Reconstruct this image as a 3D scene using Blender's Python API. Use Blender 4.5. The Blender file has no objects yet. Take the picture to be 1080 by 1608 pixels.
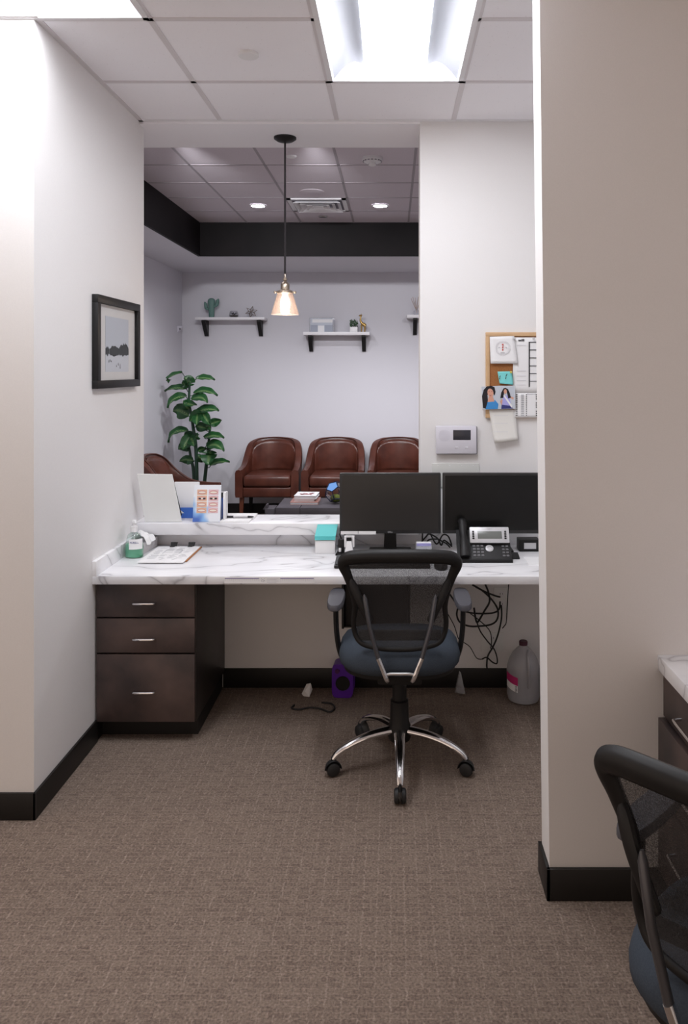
import bpy, bmesh, math, random
from mathutils import Vector, Matrix
random.seed(7)
S = bpy.context.scene
COL = S.collection
PI = math.pi

# ------------------------------------------------------------------ camera, world, exposure
F = 1187.0            # focal length in pixels of the 1080x1608 frame
EYE = 1.66
VX, VY = 617.0, 580.0  # where the depth lines meet
cam = bpy.data.cameras.new('camera'); camo = bpy.data.objects.new('camera', cam); COL.objects.link(camo)
camo.location = (0, 0, EYE); camo.rotation_euler = (PI/2, 0, 0)
cam.sensor_fit = 'AUTO'; cam.sensor_width = 36.0; cam.lens = 36.0*F/1608.0
cam.shift_x = -(VX-540.0)/1608.0; cam.shift_y = -(804.0-VY)/1608.0
cam.clip_start = 0.05
S.camera = camo

W = bpy.data.worlds.new('world'); S.world = W; W.use_nodes = True
W.node_tree.nodes['Background'].inputs[0].default_value = (1.0, 0.80, 0.66, 1)
W.node_tree.nodes['Background'].inputs[1].default_value = 0.31

S.view_settings.view_transform = 'Standard'; S.view_settings.look = 'None'
S.view_settings.gamma = 1.0; S.view_settings.use_curve_mapping = False
S.view_settings.exposure = 1.40

TROFFER = 9.0          # emission of the lens strip of the ceiling lights
CAN_SPOT = 40.0        # watts of each recessed downlight in the waiting room
CAN_FILL = 32.0  # watts of each unseen fill spot added beyond the header
PENDANT = 1.1
try:
    S.cycles.use_denoising = True
    S.cycles.max_bounces = 10; S.cycles.diffuse_bounces = 6; S.cycles.transparent_max_bounces = 16
    S.cycles.sample_clamp_indirect = 6.0
    S.cycles.caustics_reflective = False; S.cycles.caustics_refractive = False
except Exception:
    pass

# ------------------------------------------------------------------ helpers
def at(px, py, d):
    """point at depth d seen at a pixel of the photograph"""
    return Vector(((px-VX)*d/F, d, EYE-(py-VY)*d/F))

ORG = {}
class MB:
    def __init__(s): s.bm = bmesh.new(); s.mi = 0
    def _tag(s, faces, smooth=False):
        for f in faces: f.material_index = s.mi; f.smooth = smooth
    def box(s, x0, x1, y0, y1, z0, z1, bev=0, seg=2, M=None):
        c = Vector(((x0+x1)/2, (y0+y1)/2, (z0+z1)/2))
        return s.obox(c, (x1-x0, y1-y0, z1-z0), None, bev, seg, M)
    def obox(s, c, size, rot=None, bev=0, seg=2, M=None):
        t = bmesh.new(); bmesh.ops.create_cube(t, size=1)
        for v in t.verts: v.co = Vector((v.co.x*size[0], v.co.y*size[1], v.co.z*size[2]))
        if bev > 0:
            bmesh.ops.bevel(t, geom=list(t.edges), offset=bev, segments=seg, profile=0.5, affect='EDGES')
        R = rot.to_matrix() if hasattr(rot, 'to_matrix') else (rot or Matrix.Identity(3))
        for v in t.verts:
            v.co = R @ v.co + Vector(c)
            if M: v.co = M @ v.co
        s.merge(t, bev > 0); return s
    def merge(s, t, smooth=False):
        mp = {}
        for v in t.verts: mp[v] = s.bm.verts.new(v.co)
        fs = []
        for f in t.faces:
            try: fs.append(s.bm.faces.new([mp[v] for v in f.verts]))
            except ValueError: pass
        s._tag(fs, smooth); t.free()
    def poly(s, pts, smooth=False):
        vs = [s.bm.verts.new(Vector(p)) for p in pts]
        f = s.bm.faces.new(vs); s._tag([f], smooth); return s
    def prism(s, pts, ext, smooth=False):
        """closed solid: polygon pts pushed along the vector ext"""
        ext = Vector(ext)
        a = [s.bm.verts.new(Vector(p)) for p in pts]; b = [s.bm.verts.new(Vector(p)+ext) for p in pts]
        fs = [s.bm.faces.new(a[::-1]), s.bm.faces.new(b)]
        n = len(a)
        for i in range(n):
            fs.append(s.bm.faces.new([a[i], a[(i+1) % n], b[(i+1) % n], b[i]]))
        s._tag(fs, smooth); return s
    def rings(s, rings, cap=True, closed=False, smooth=True):
        R = [[s.bm.verts.new(Vector(p)) for p in r] for r in rings]
        fs = []; n = len(R[0]); m = len(R)
        for i in range(m if closed else m-1):
            A, B = R[i], R[(i+1) % m]
            for j in range(n):
                try: fs.append(s.bm.faces.new([A[j], A[(j+1) % n], B[(j+1) % n], B[j]]))
                except ValueError: pass
        if cap and not closed:
            fs.append(s.bm.faces.new(R[0][::-1])); fs.append(s.bm.faces.new(R[-1]))
        s._tag(fs, smooth); return s
    def grid(s, rows, smooth=True):
        R = [[s.bm.verts.new(Vector(p)) for p in r] for r in rows]; fs = []
        for i in range(len(R)-1):
            for j in range(len(R[0])-1):
                fs.append(s.bm.faces.new([R[i][j], R[i][j+1], R[i+1][j+1], R[i+1][j]]))
        s._tag(fs, smooth); return s
    def tube(s, pts, ra, rb=None, seg=10, fixed=None, closed=False):
        pts = [Vector(p) for p in pts]; n = len(pts)
        A = ra if isinstance(ra, (list, tuple)) else [ra]*n
        B = rb if isinstance(rb, (list, tuple)) else ([rb]*n if rb is not None else A)
        rings = []; u = None
        for i, p in enumerate(pts):
            if closed: T = pts[(i+1) % n]-pts[i-1]
            else: T = pts[min(i+1, n-1)]-pts[max(i-1, 0)]
            T = T.normalized() if T.length > 1e-9 else Vector((0, 0, 1))
            if fixed is not None:
                v = Vector(fixed); v = (v-T*v.dot(T)).normalized(); u = T.cross(v).normalized()
            else:
                if u is None:
                    h = Vector((0, 0, 1)) if abs(T.z) < .9 else Vector((1, 0, 0)); u = T.cross(h).normalized()
                u = (u-T*u.dot(T)).normalized(); v = T.cross(u).normalized()
            rings.append([p+u*(A[i]*math.cos(k*2*PI/seg))+v*(B[i]*math.sin(k*2*PI/seg)) for k in range(seg)])
        return s.rings(rings, cap=True, closed=closed)
    def cyl(s, p0, p1, r0, r1=None, seg=20):
        return s.tube([p0, p1], [r0, r0 if r1 is None else r1], seg=seg)
    def lathe(s, prof, c=(0, 0, 0), seg=28, sx=1, sy=1, cap=True):
        c = Vector(c)
        return s.rings([[c+Vector((r*sx*math.cos(k*2*PI/seg), r*sy*math.sin(k*2*PI/seg), z)) for k in range(seg)] for r, z in prof], cap=cap)
    def ball(s, c, r, sz=1.0, seg=16, rot=None):
        t = bmesh.new(); bmesh.ops.create_uvsphere(t, u_segments=seg, v_segments=max(6, seg//2), radius=1)
        rr = r if isinstance(r, (tuple, list)) else (r, r, r*sz)
        for v in t.verts:
            p = Vector((v.co.x*rr[0], v.co.y*rr[1], v.co.z*rr[2]))
            if rot is not None: p = rot @ p
            v.co = p+Vector(c)
        s.merge(t, True); return s
    def text(s, txt, size, M, depth=0.0004, align='CENTER'):
        cu = bpy.data.curves.new('tmp', 'FONT'); cu.body = txt; cu.size = size; cu.extrude = depth
        cu.align_x = align; cu.align_y = 'CENTER'
        o = bpy.data.objects.new('tmp', cu); COL.objects.link(o)
        dg = bpy.context.evaluated_depsgraph_get(); me = o.evaluated_get(dg).to_mesh()
        t = bmesh.new(); t.from_mesh(me)
        for v in t.verts: v.co = M @ v.co
        s.merge(t); o.evaluated_get(dg).to_mesh_clear()
        bpy.data.objects.remove(o); bpy.data.curves.remove(cu); return s
    def build(s, name, mats, parent=None, loc=None, angle=35, recalc=True, **kw):
        org = ORG[parent.name] if parent is not None else Vector(loc or (0, 0, 0))
        if recalc: bmesh.ops.recalc_face_normals(s.bm, faces=list(s.bm.faces))
        for v in s.bm.verts: v.co -= org
        me = bpy.data.meshes.new(name); s.bm.to_mesh(me); s.bm.free()
        for m in (mats if isinstance(mats, (list, tuple)) else [mats]): me.materials.append(m)
        try: me.set_sharp_from_angle(angle=math.radians(angle))
        except Exception: pass
        o = bpy.data.objects.new(name, me); COL.objects.link(o)
        if parent is not None: o.parent = parent; ORG[o.name] = org
        else: o.location = org; ORG[o.name] = org
        tag(o, **kw); return o

def tag(o, label=None, cat=None, group=None, kind=None):
    if label: o['label'] = label
    if cat: o['category'] = cat
    if group: o['group'] = group
    if kind: o['kind'] = kind
    return o

def thing(name, label, cat, loc=(0, 0, 0), rz=0, group=None, local=False):
    o = bpy.data.objects.new(name, None); COL.objects.link(o); o.empty_display_size = .05
    o.location = loc; o.rotation_euler = (0, 0, rz)
    ORG[o.name] = Vector((0, 0, 0)) if local else Vector(loc)
    return tag(o, label, cat, group)

def kids(o): return [c for c in list(bpy.data.objects) if c.parent == o]
def dup(root, loc, rz=0, label=None, group=None):
    def cp(o, parent):
        c = o.copy(); COL.objects.link(c); c.parent = parent
        ORG[c.name] = ORG.get(o.name, Vector((0, 0, 0)))
        for k in kids(o): cp(k, c)
        return c
    src = kids(root)
    r = root.copy(); COL.objects.link(r); r.location = loc; r.rotation_euler = (0, 0, rz)
    ORG[r.name] = Vector((0, 0, 0))
    for k in src: cp(k, r)
    if label: r['label'] = label
    if group: r['group'] = group
    return r

def smooth(pts, n=6, closed=False):
    pts = [Vector(p) for p in pts]; out = []; m = len(pts)
    for i in range(m if closed else m-1):
        p0 = pts[i-1] if (closed or i > 0) else pts[0]
        p1 = pts[i]; p2 = pts[(i+1) % m]
        p3 = pts[(i+2) % m] if (closed or i+2 < m) else pts[-1]
        for k in range(n):
            t = k/n
            out.append(.5*((2*p1)+(-p0+p2)*t+(2*p0-5*p1+4*p2-p3)*t*t+(-p0+3*p1-3*p2+p3)*t**3))
    if not closed: out.append(pts[-1])
    return out

def lerp(a, b, t): return a+(b-a)*t
def interp(xs, ys, x):
    if x <= xs[0]: return ys[0]
    for i in range(len(xs)-1):
        if x <= xs[i+1]:
            t = (x-xs[i])/(xs[i+1]-xs[i]); return lerp(ys[i], ys[i+1], t)
    return ys[-1]

# ------------------------------------------------------------------ materials
def srgb(r, g, b):
    f = lambda c: (c/255/12.92) if c/255 <= .04045 else ((c/255+.055)/1.055)**2.4
    return (f(r), f(g), f(b), 1)
def mat(name, col, rough=.6, metal=0, spec=.5, emit=None, es=0, coat=0):
    m = bpy.data.materials.new(name); m.use_nodes = True
    b = m.node_tree.nodes['Principled BSDF']
    b.inputs['Base Color'].default_value = col if len(col) == 4 else (*col, 1)
    b.inputs['Roughness'].default_value = rough; b.inputs['Metallic'].default_value = metal
    b.inputs['Specular IOR Level'].default_value = spec
    if coat: b.inputs['Coat Weight'].default_value = coat
    if emit: b.inputs['Emission Color'].default_value = (*emit, 1); b.inputs['Emission Strength'].default_value = es
    return m
class N:
    """tiny node helper"""
    def __init__(s, m): s.m = m; s.t = m.node_tree; s.b = s.t.nodes['Principled BSDF']
    def n(s, typ, **kw):
        o = s.t.nodes.new(typ)
        for k, v in kw.items():
            if k in o.inputs: o.inputs[k].default_value = v
            else: setattr(o, k, v)
        return o
    def l(s, a, b): s.t.links.new(a, b)
    def coord(s): return s.n('ShaderNodeTexCoord').outputs['Object']
    def ramp(s, src, stops):
        r = s.n('ShaderNodeValToRGB'); e = r.color_ramp.elements
        e[0].position, e[0].color = stops[0][0], stops[0][1]
        e[1].position, e[1].color = stops[-1][0], stops[-1][1]
        for p, c in stops[1:-1]:
            x = e.new(p); x.color = c
        s.l(src, r.inputs[0]); return r.outputs[0]
    def bump(s, src, strength=.2, dist=.002):
        b = s.n('ShaderNodeBump', Strength=strength, Distance=dist); s.l(src, b.inputs['Height']); s.l(b.outputs[0], s.b.inputs['Normal'])

def noisy(name, c1, c2, scale, rough=.6, bump=0, detail=4, dist=.001, **kw):
    m = mat(name, c1, rough, **kw); k = N(m)
    no = k.n('ShaderNodeTexNoise', Scale=scale, Detail=detail); k.l(k.coord(), no.inputs['Vector'])
    k.l(k.ramp(no.outputs['Fac'], [(.3, (*c1[:3], 1)), (.7, (*c2[:3], 1))]), k.b.inputs['Base Color'])
    if bump: k.bump(no.outputs['Fac'], bump, dist)
    return m
def clear(name, tint=(1, 1, 1), gloss=.12, rough=.03, body=None, bodyfac=0, fres=.55):
    m = bpy.data.materials.new(name); m.use_nodes = True; t = m.node_tree; t.nodes.clear()
    out = t.nodes.new('ShaderNodeOutputMaterial')
    tr = t.nodes.new('ShaderNodeBsdfTransparent'); tr.inputs[0].default_value = (*tint, 1)
    gl = t.nodes.new('ShaderNodeBsdfGlossy'); gl.inputs['Roughness'].default_value = rough
    fr = t.nodes.new('ShaderNodeLayerWeight'); fr.inputs[0].default_value = .35
    mm = t.nodes.new('ShaderNodeMath'); mm.operation = 'MULTIPLY_ADD'; mm.inputs[1].default_value = fres; mm.inputs[2].default_value = gloss*.4
    t.links.new(fr.outputs['Facing'], mm.inputs[0])
    mx = t.nodes.new('ShaderNodeMixShader'); t.links.new(mm.outputs[0], mx.inputs[0])
    t.links.new(tr.outputs[0], mx.inputs[1]); t.links.new(gl.outputs[0], mx.inputs[2])
    last = mx.outputs[0]
    if body:
        df = t.nodes.new('ShaderNodeBsdfPrincipled'); df.inputs['Base Color'].default_value = (*body, 1); df.inputs['Roughness'].default_value = .35
        m2 = t.nodes.new('ShaderNodeMixShader'); m2.inputs[0].default_value = bodyfac
        t.links.new(last, m2.inputs[1]); t.links.new(df.outputs[0], m2.inputs[2]); last = m2.outputs[0]
    t.links.new(last, out.inputs[0]); return m

WALL = (.79, .78, .78)
M = {}
M['wall'] = noisy('wall_paint', WALL, tuple(c*1.03 for c in WALL), 260, .75, bump=.06)
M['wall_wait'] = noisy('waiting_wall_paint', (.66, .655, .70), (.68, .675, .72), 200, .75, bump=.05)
M['base'] = mat('rubber_baseboard', srgb(20, 17, 16), .5)
M['band'] = noisy('black_laminate', srgb(13, 10, 12), srgb(24, 19, 21), 3, .6, spec=.2)
M['tee'] = mat('ceiling_grid', (.70, .67, .69), .6)
# acoustic tile with pin holes
m = mat('ceiling_tile', (.62, .60, .60), .9); k = N(m); co = k.coord()
vo = k.n('ShaderNodeTexVoronoi', Scale=55.0); k.l(co, vo.inputs['Vector'])
no = k.n('ShaderNodeTexNoise', Scale=180.0, Detail=3.0); k.l(co, no.inputs['Vector'])
ad = k.n('ShaderNodeMath', operation='MULTIPLY'); k.l(vo.outputs['Distance'], ad.inputs[0]); k.l(no.outputs['Fac'], ad.inputs[1])
k.l(k.ramp(ad.outputs[0], [(.012, (.56, .54, .55, 1)), (.045, (.92, .91, .945, 1))]), k.b.inputs['Base Color']); k.bump(ad.outputs[0], .25, .002)
M['tile'] = m
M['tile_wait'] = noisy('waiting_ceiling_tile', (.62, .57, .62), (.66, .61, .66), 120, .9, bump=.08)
# carpet
m = mat('carpet', (.1, .08, .06), .95, spec=.1); k = N(m); co = k.coord()
br = k.n('ShaderNodeTexBrick', Scale=1.0, offset=.5)
br.inputs['Color1'].default_value = (.225, .174, .141, 1); br.inputs['Color2'].default_value = (.182, .138, .112, 1)
br.inputs['Mortar'].default_value = (.250, .195, .162, 1)
br.inputs['Mortar Size'].default_value = .0020; br.inputs['Mortar Smooth'].default_value = .6
br.inputs['Brick Width'].default_value = .042; br.inputs['Row Height'].default_value = .019
n1 = k.n('ShaderNodeTexNoise', Scale=60.0, Detail=2.0); k.l(co, n1.inputs['Vector'])
mx = k.n('ShaderNodeVectorMath', operation='MULTIPLY_ADD'); k.l(n1.outputs['Color'], mx.inputs[0]); mx.inputs[1].default_value = (.014, .012, 0); k.l(co, mx.inputs[2])
k.l(mx.outputs[0], br.inputs['Vector'])
sx_ = k.n('ShaderNodeSeparateXYZ'); k.l(mx.outputs[0], sx_.inputs[0])
pp = k.n('ShaderNodeMath', operation='PINGPONG'); k.l(sx_.outputs['X'], pp.inputs[0]); pp.inputs[1].default_value = .0215
li = k.ramp(pp.outputs[0], [(0, (1, 1, 1, 1)), (.0026, (0, 0, 0, 1))])
n4 = k.n('ShaderNodeTexNoise', Scale=38.0, Detail=1.0); k.l(co, n4.inputs['Vector'])
da = k.ramp(n4.outputs['Fac'], [(.42, (0, 0, 0, 1)), (.60, (1, 1, 1, 1))])
lm = k.n('ShaderNodeMath', operation='MULTIPLY'); k.l(li, lm.inputs[0]); k.l(da, lm.inputs[1])
m2 = k.n('ShaderNodeMix', data_type='RGBA', blend_type='MIX'); k.l(lm.outputs[0], m2.inputs['Factor']); k.l(br.outputs['Color'], m2.inputs['A']); m2.inputs['B'].default_value = (.30, .24, .20, 1)
n2 = k.n('ShaderNodeTexNoise', Scale=140.0, Detail=4.0); k.l(co, n2.inputs['Vector'])
cr = k.ramp(n2.outputs['Fac'], [(.3, (.60, .60, .60, 1)), (.72, (1.32, 1.32, 1.32, 1))])
mu = k.n('ShaderNodeMix', data_type='RGBA', blend_type='MULTIPLY'); mu.inputs['Factor'].default_value = 1
k.l(m2.outputs['Result'], mu.inputs['A']); k.l(cr, mu.inputs['B'])
k.l(mu.outputs['Result'], k.b.inputs['Base Color'])
k.bump(n2.outputs['Fac'], .5, .004)
M['carpet'] = m
# marble laminate
m = mat('marble', (.8, .8, .8), .34); k = N(m); co = k.coord()
mp = k.n('ShaderNodeMapping'); k.l(co, mp.inputs[0]); mp.inputs['Rotation'].default_value = (.2, .3, .55); mp.inputs['Scale'].default_value = (1.0, 2.1, 1.4)
n0 = k.n('ShaderNodeTexNoise', Scale=1.15, Detail=3.5, Roughness=.55, Distortion=.9); k.l(mp.outputs[0], n0.inputs['Vector'])
sb = k.n('ShaderNodeMath', operation='SUBTRACT'); k.l(n0.outputs['Fac'], sb.inputs[0]); sb.inputs[1].default_value = .5
ab = k.n('ShaderNodeMath', operation='ABSOLUTE'); k.l(sb.outputs[0], ab.inputs[0])
v1 = k.ramp(ab.outputs[0], [(0, (.42, .41, .43, 1)), (.0035, (.66, .66, .68, 1)), (.014, (.79, .79, .81, 1)), (.06, (.86, .86, .88, 1))])
n3 = k.n('ShaderNodeTexNoise', Scale=2.3, Detail=3.0); k.l(co, n3.inputs['Vector'])
v2 = k.ramp(n3.outputs['Fac'], [(.33, (.90, .90, .92, 1)), (.6, (1, 1, 1, 1))])
mu = k.n('ShaderNodeMix', data_type='RGBA', blend_type='MULTIPLY'); mu.inputs['Factor'].default_value = 1
k.l(v1, mu.inputs['A']); k.l(v2, mu.inputs['B']); k.l(mu.outputs['Result'], k.b.inputs['Base Color'])
M['marble'] = m
M['cab'] = noisy('slate_laminate', srgb(36, 32, 35), srgb(92, 75, 70), 4.2, .45, bump=.03, detail=7)
M['cab_side'] = noisy('dark_laminate', srgb(30, 25, 25), srgb(38, 32, 31), 4, .4)
M['cab_dark'] = mat('cabinet_gap', srgb(16, 13, 13), .6)
M['keytop'] = mat('phone_key', (.16, .16, .17), .45)
M['chrome'] = mat('chrome', (.82, .82, .84), .12, 1)
M['steel'] = mat('brushed_steel', (.62, .62, .63), .35, 1)
M['gun'] = mat('grey_painted_metal', (.10, .10, .11), .35, .6)
M['black'] = mat('black_plastic', (.008, .0075, .008), .48, spec=.35)
M['black_soft'] = mat('black_rubber', (.012, .012, .013), .6)
M['blackgloss'] = mat('black_gloss', (.012, .012, .013), .2)
M['armpad'] = mat('grey_arm_pad', (.075, .075, .088), .5)
M['seat'] = noisy('blue_grey_fabric', (.036, .046, .062), (.052, .064, .082), 350, .9, bump=.2, spec=.2)
M['white'] = mat('white_plastic', (.80, .80, .81), .4)
M['offwhite'] = mat('off_white_plastic', (.80, .81, .80), .45)
M['paper'] = mat('paper', (.84, .84, .85), .8)
M['paper2'] = mat('cream_paper', (.80, .79, .76), .8)
M['ink'] = mat('ink', (.03, .03, .035), .7)
M['inkgrey'] = mat('grey_print', (.42, .43, .46), .8)
M['inklight'] = mat('pale_print', (.66, .66, .70), .8)
M['navy'] = mat('navy_ink', (.03, .035, .18), .6)
M['purpleink'] = mat('purple_ink', (.12, .08, .30), .6)
M['red'] = mat('red_ink', (.62, .12, .10), .6)
M['teal'] = mat('teal', (.10, .55, .56), .55)
M['tealpaper'] = mat('teal_note', (.20, .66, .66), .7)
M['screen'] = mat('screen_off', (.022, .020, .019), .32, spec=.6)  # left screen: its faint reflection is put into this lighter grey
M['screen_dark'] = mat('screen_off_dark', (.008, .008, .008), .25, spec=.4)
M['bezel'] = mat('bezel', (.016, .015, .015), .45)
M['lcd'] = mat('phone_lcd', (.17, .18, .17), .25)
M['silver'] = mat('silver_plastic', (.60, .60, .62), .35, .2)
M['keys'] = mat('keycaps', (.055, .058, .064), .45)
M['cork'] = noisy('cork', srgb(150, 96, 52), srgb(172, 116, 70), 220, .9)
M['oakframe'] = noisy('pale_wood', srgb(196, 160, 118), srgb(208, 172, 132), 14, .6)
M['panel'] = mat('panel_silver', (.70, .69, .76), .4)
M['panelback'] = mat('panel_shadow_grey', (.22, .21, .25), .5)
M['leather'] = noisy('brown_leather', srgb(76, 40, 31), srgb(98, 54, 42), 9, .30, bump=.05, detail=6)
M['legwood'] = mat('brown_wood', srgb(100, 52, 34), .45)
M['table'] = noisy('grey_table', srgb(74, 70, 76), srgb(84, 80, 86), 5, .5)
M['shelfwhite'] = mat('shelf_white', (.82, .81, .83), .4)
M['cactus'] = mat('green_ceramic', srgb(96, 132, 124), .5)
M['gold'] = mat('gold', (.55, .36, .12), .3, .9)
M['wire'] = mat('bronze_wire', (.28, .22, .17), .35, .8)
M['soil'] = mat('soil', (.03, .025, .02), .95)
M['succ'] = noisy('succulent', srgb(44, 74, 48), srgb(80, 110, 80), 60, .6)
M['darkleaf'] = noisy('dark_succulent', srgb(40, 40, 48), srgb(70, 72, 84), 60, .6)
M['moss'] = noisy('moss', srgb(60, 80, 30), srgb(140, 150, 60), 50, .9)
M['reed'] = mat('reed', srgb(170, 140, 122), .7)
M['glass'] = clear('glass', (.97, .97, .98), .1)
M['amber'] = clear('smoked_glass', (.95, .91, .89), .14, .03, (.92, .80, .74), .05)
M['blueglass'] = mat('blue_pane', srgb(120, 165, 225), .2)
M['clearplastic'] = clear('clear_plastic', (.95, .96, .98), .12, .05, (.75, .76, .80), .25)
M['jug'] = clear('milky_plastic', (.86, .86, .88), .1, .15, (.60, .60, .63), .5)
M['water'] = clear('water', (.85, .87, .92), .05, .05, (.45, .46, .52), .4)
M['bottle'] = clear('clear_bottle', (.93, .98, .97), .12, .04)
M['gel'] = clear('green_gel', (.45, .85, .65), .08, .05, (.18, .66, .42), .5)
M['purple'] = mat('purple_plastic', srgb(84, 24, 150), .4)
M['pink'] = mat('pink_label', srgb(190, 40, 110), .6)
M['maroon'] = mat('maroon_cap', srgb(70, 20, 44), .5)
M['brass'] = mat('aged_brass', (.50, .42, .34), .28, .9)
M['bulb'] = mat('bulb_glow', (1, .8, .6), .4, emit=(1, .84, .66), es=12)
M['lens'] = mat('light_lens', (.9, .9, .9), .5, emit=(.94, .955, 1.0), es=TROFFER)
M['lens_side'] = mat('light_side_panel', (.30, .31, .335), .5)
M['canglow'] = mat('downlight_glow', (1, 1, 1), .5, emit=(.95, .93, 1.0), es=14)
M['lightframe'] = mat('light_frame', (.78, .78, .80), .45)
M['skin'] = mat('printed_skin', srgb(214, 160, 138), .7)
M['skin2'] = mat('printed_pale_skin', srgb(226, 192, 196), .7)
M['skin3'] = mat('printed_tan_skin', srgb(226, 184, 154), .7)
M['lips'] = mat('printed_lips', srgb(204, 148, 142), .7)
M['teeth'] = mat('printed_teeth', srgb(236, 226, 214), .7)
M['hair'] = mat('printed_hair', srgb(26, 20, 26), .7)
M['bluedress'] = mat('printed_blue', srgb(60, 140, 206), .7)
M['lilac'] = mat('printed_lilac', srgb(170, 168, 226), .7)
M['skyprint'] = mat('printed_pale_blue', srgb(196, 202, 212), .7)
M['treeprint'] = mat('printed_dark_green', srgb(36, 42, 46), .7)
M['snowprint'] = mat('printed_snow', srgb(206, 210, 218), .7)
M['matboard'] = mat('mat_board', (.72, .71, .70), .8)
M['blueprint'] = mat('brochure_blue', srgb(60, 110, 200), .6)
M['orangeboard'] = mat('hardboard', srgb(168, 110, 62), .6)
# mesh fabric: see-through weave
m = bpy.data.materials.new('black_mesh_fabric'); m.use_nodes = True; t = m.node_tree; t.nodes.clear()
out = t.nodes.new('ShaderNodeOutputMaterial'); tr = t.nodes.new('ShaderNodeBsdfTransparent')
df = t.nodes.new('ShaderNodeBsdfPrincipled'); df.inputs['Base Color'].default_value = (.022, .022, .025, 1); df.inputs['Roughness'].default_value = .6
tc = t.nodes.new('ShaderNodeTexCoord'); ck = t.nodes.new('ShaderNodeTexVoronoi'); ck.inputs['Scale'].default_value = 420
rp = t.nodes.new('ShaderNodeValToRGB'); rp.color_ramp.elements[0].position = .30; rp.color_ramp.elements[0].color = (.58, .58, .58, 1)
rp.color_ramp.elements[1].position = .55; rp.color_ramp.elements[1].color = (.84, .84, .84, 1)
mx = t.nodes.new('ShaderNodeMixShader')
t.links.new(tc.outputs['Object'], ck.inputs['Vector']); t.links.new(ck.outputs['Distance'], rp.inputs[0]); t.links.new(rp.outputs[0], mx.inputs[0])
t.links.new(tr.outputs[0], mx.inputs[1]); t.links.new(df.outputs[0], mx.inputs[2]); t.links.new(mx.outputs[0], out.inputs[0])
M['mesh'] = m
# variegated leaf (pale veins along the leaf's own uv)
m = mat('leaf', (.03, .12, .03), .38); k = N(m)
uv = k.n('ShaderNodeTexCoord').outputs['UV']; sx = k.n('ShaderNodeSeparateXYZ'); k.l(uv, sx.inputs[0])
ax = k.n('ShaderNodeMath', operation='SUBTRACT'); k.l(sx.outputs['Y'], ax.inputs[0]); ax.inputs[1].default_value = .5
aa = k.n('ShaderNodeMath', operation='ABSOLUTE'); k.l(ax.outputs[0], aa.inputs[0])
ph = k.n('ShaderNodeMath', operation='MULTIPLY_ADD'); k.l(aa.outputs[0], ph.inputs[0]); ph.inputs[1].default_value = -55.0
mm = k.n('ShaderNodeMath', operation='MULTIPLY'); k.l(sx.outputs['X'], mm.inputs[0]); mm.inputs[1].default_value = 62.0; k.l(mm.outputs[0], ph.inputs[2])
si = k.n('ShaderNodeMath', operation='SINE'); k.l(ph.outputs[0], si.inputs[0])
fa = k.n('ShaderNodeMath', operation='MULTIPLY_ADD'); k.l(aa.outputs[0], fa.inputs[0]); fa.inputs[1].default_value = -3.2; fa.inputs[2].default_value = 1.05
pr = k.n('ShaderNodeMath', operation='MULTIPLY'); k.l(si.outputs[0], pr.inputs[0]); k.l(fa.outputs[0], pr.inputs[1])
k.l(k.ramp(pr.outputs[0], [(.38, (.014, .075, .020, 1)), (.55, (.035, .18, .035, 1)), (.78, (.42, .56, .24, 1))]), k.b.inputs['Base Color'])
M['leaf'] = m
M['stem'] = mat('plant_stem', srgb(30, 62, 44), .5)

ST = dict(kind='structure')
X_L = -1.325          # face of the left wall
D_B = 3.95            # face of the wall behind the desk
CZ = 2.958            # office ceiling
WZ = 3.107            # waiting room ceiling
D_W = 8.75            # far wall of the waiting room
X_WL = -2.44          # left wall of the waiting room

# ------------------------------------------------------------------ the room shell
b = MB(); b.box(-4.2, 4.0, -3.0, 9.0, -.06, 0); b.build('floor', M['carpet'], **ST)
b = MB(); b.box(-4.2, X_L, 2.79, 4.02, 0, 3.3); b.build('wall_left', M['wall'], **ST)
b = MB()
XJ = .141
b.box(XJ, 1.6, D_B, 4.16, 0, 3.3)                     # wall right of the opening
b.box(X_L, XJ, D_B, 4.05, 0, .815)                    # low wall under the ledge
b.build('wall_back', M['wall'], **ST)
b = MB(); b.box(X_L, XJ, D_B, 4.37, 2.942, 3.3)                 # deep header over the opening
b.box(-4.2, X_L, 4.02, 4.37, 2.942, 3.3)
b.box(XJ, 1.6, 4.16, 4.37, 2.942, 3.3)
b.build('header', mat('lightened_wall_paint', (.92, .91, .94), .8), **ST)  # wall paint lightened: bounce light the underside lacks is put into the colour
# partition on the right, standing a hair out of plumb
b = MB()
lo, hi = .4915, .4575
b.rings([[(lo, 2.37, 0), (3.6, 2.37, 0), (3.6, 2.49, 0), (lo, 2.49, 0)], [(hi, 2.37, 3.0), (3.6, 2.37, 3.0), (3.6, 2.49, 3.0), (hi, 2.49, 3.0)]], smooth=False)
b.build('wall_partition', M['wall'], **ST)
b = MB(); b.box(1.48, 1.6, 2.49, D_B, 0, 3.0); b.build('wall_right', M['wall'], **ST)
b = MB(); b.box(1.9, 2.0, -3.0, 2.37, 0, 3.0); b.build('wall_right_near', M['wall'], **ST)

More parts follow.
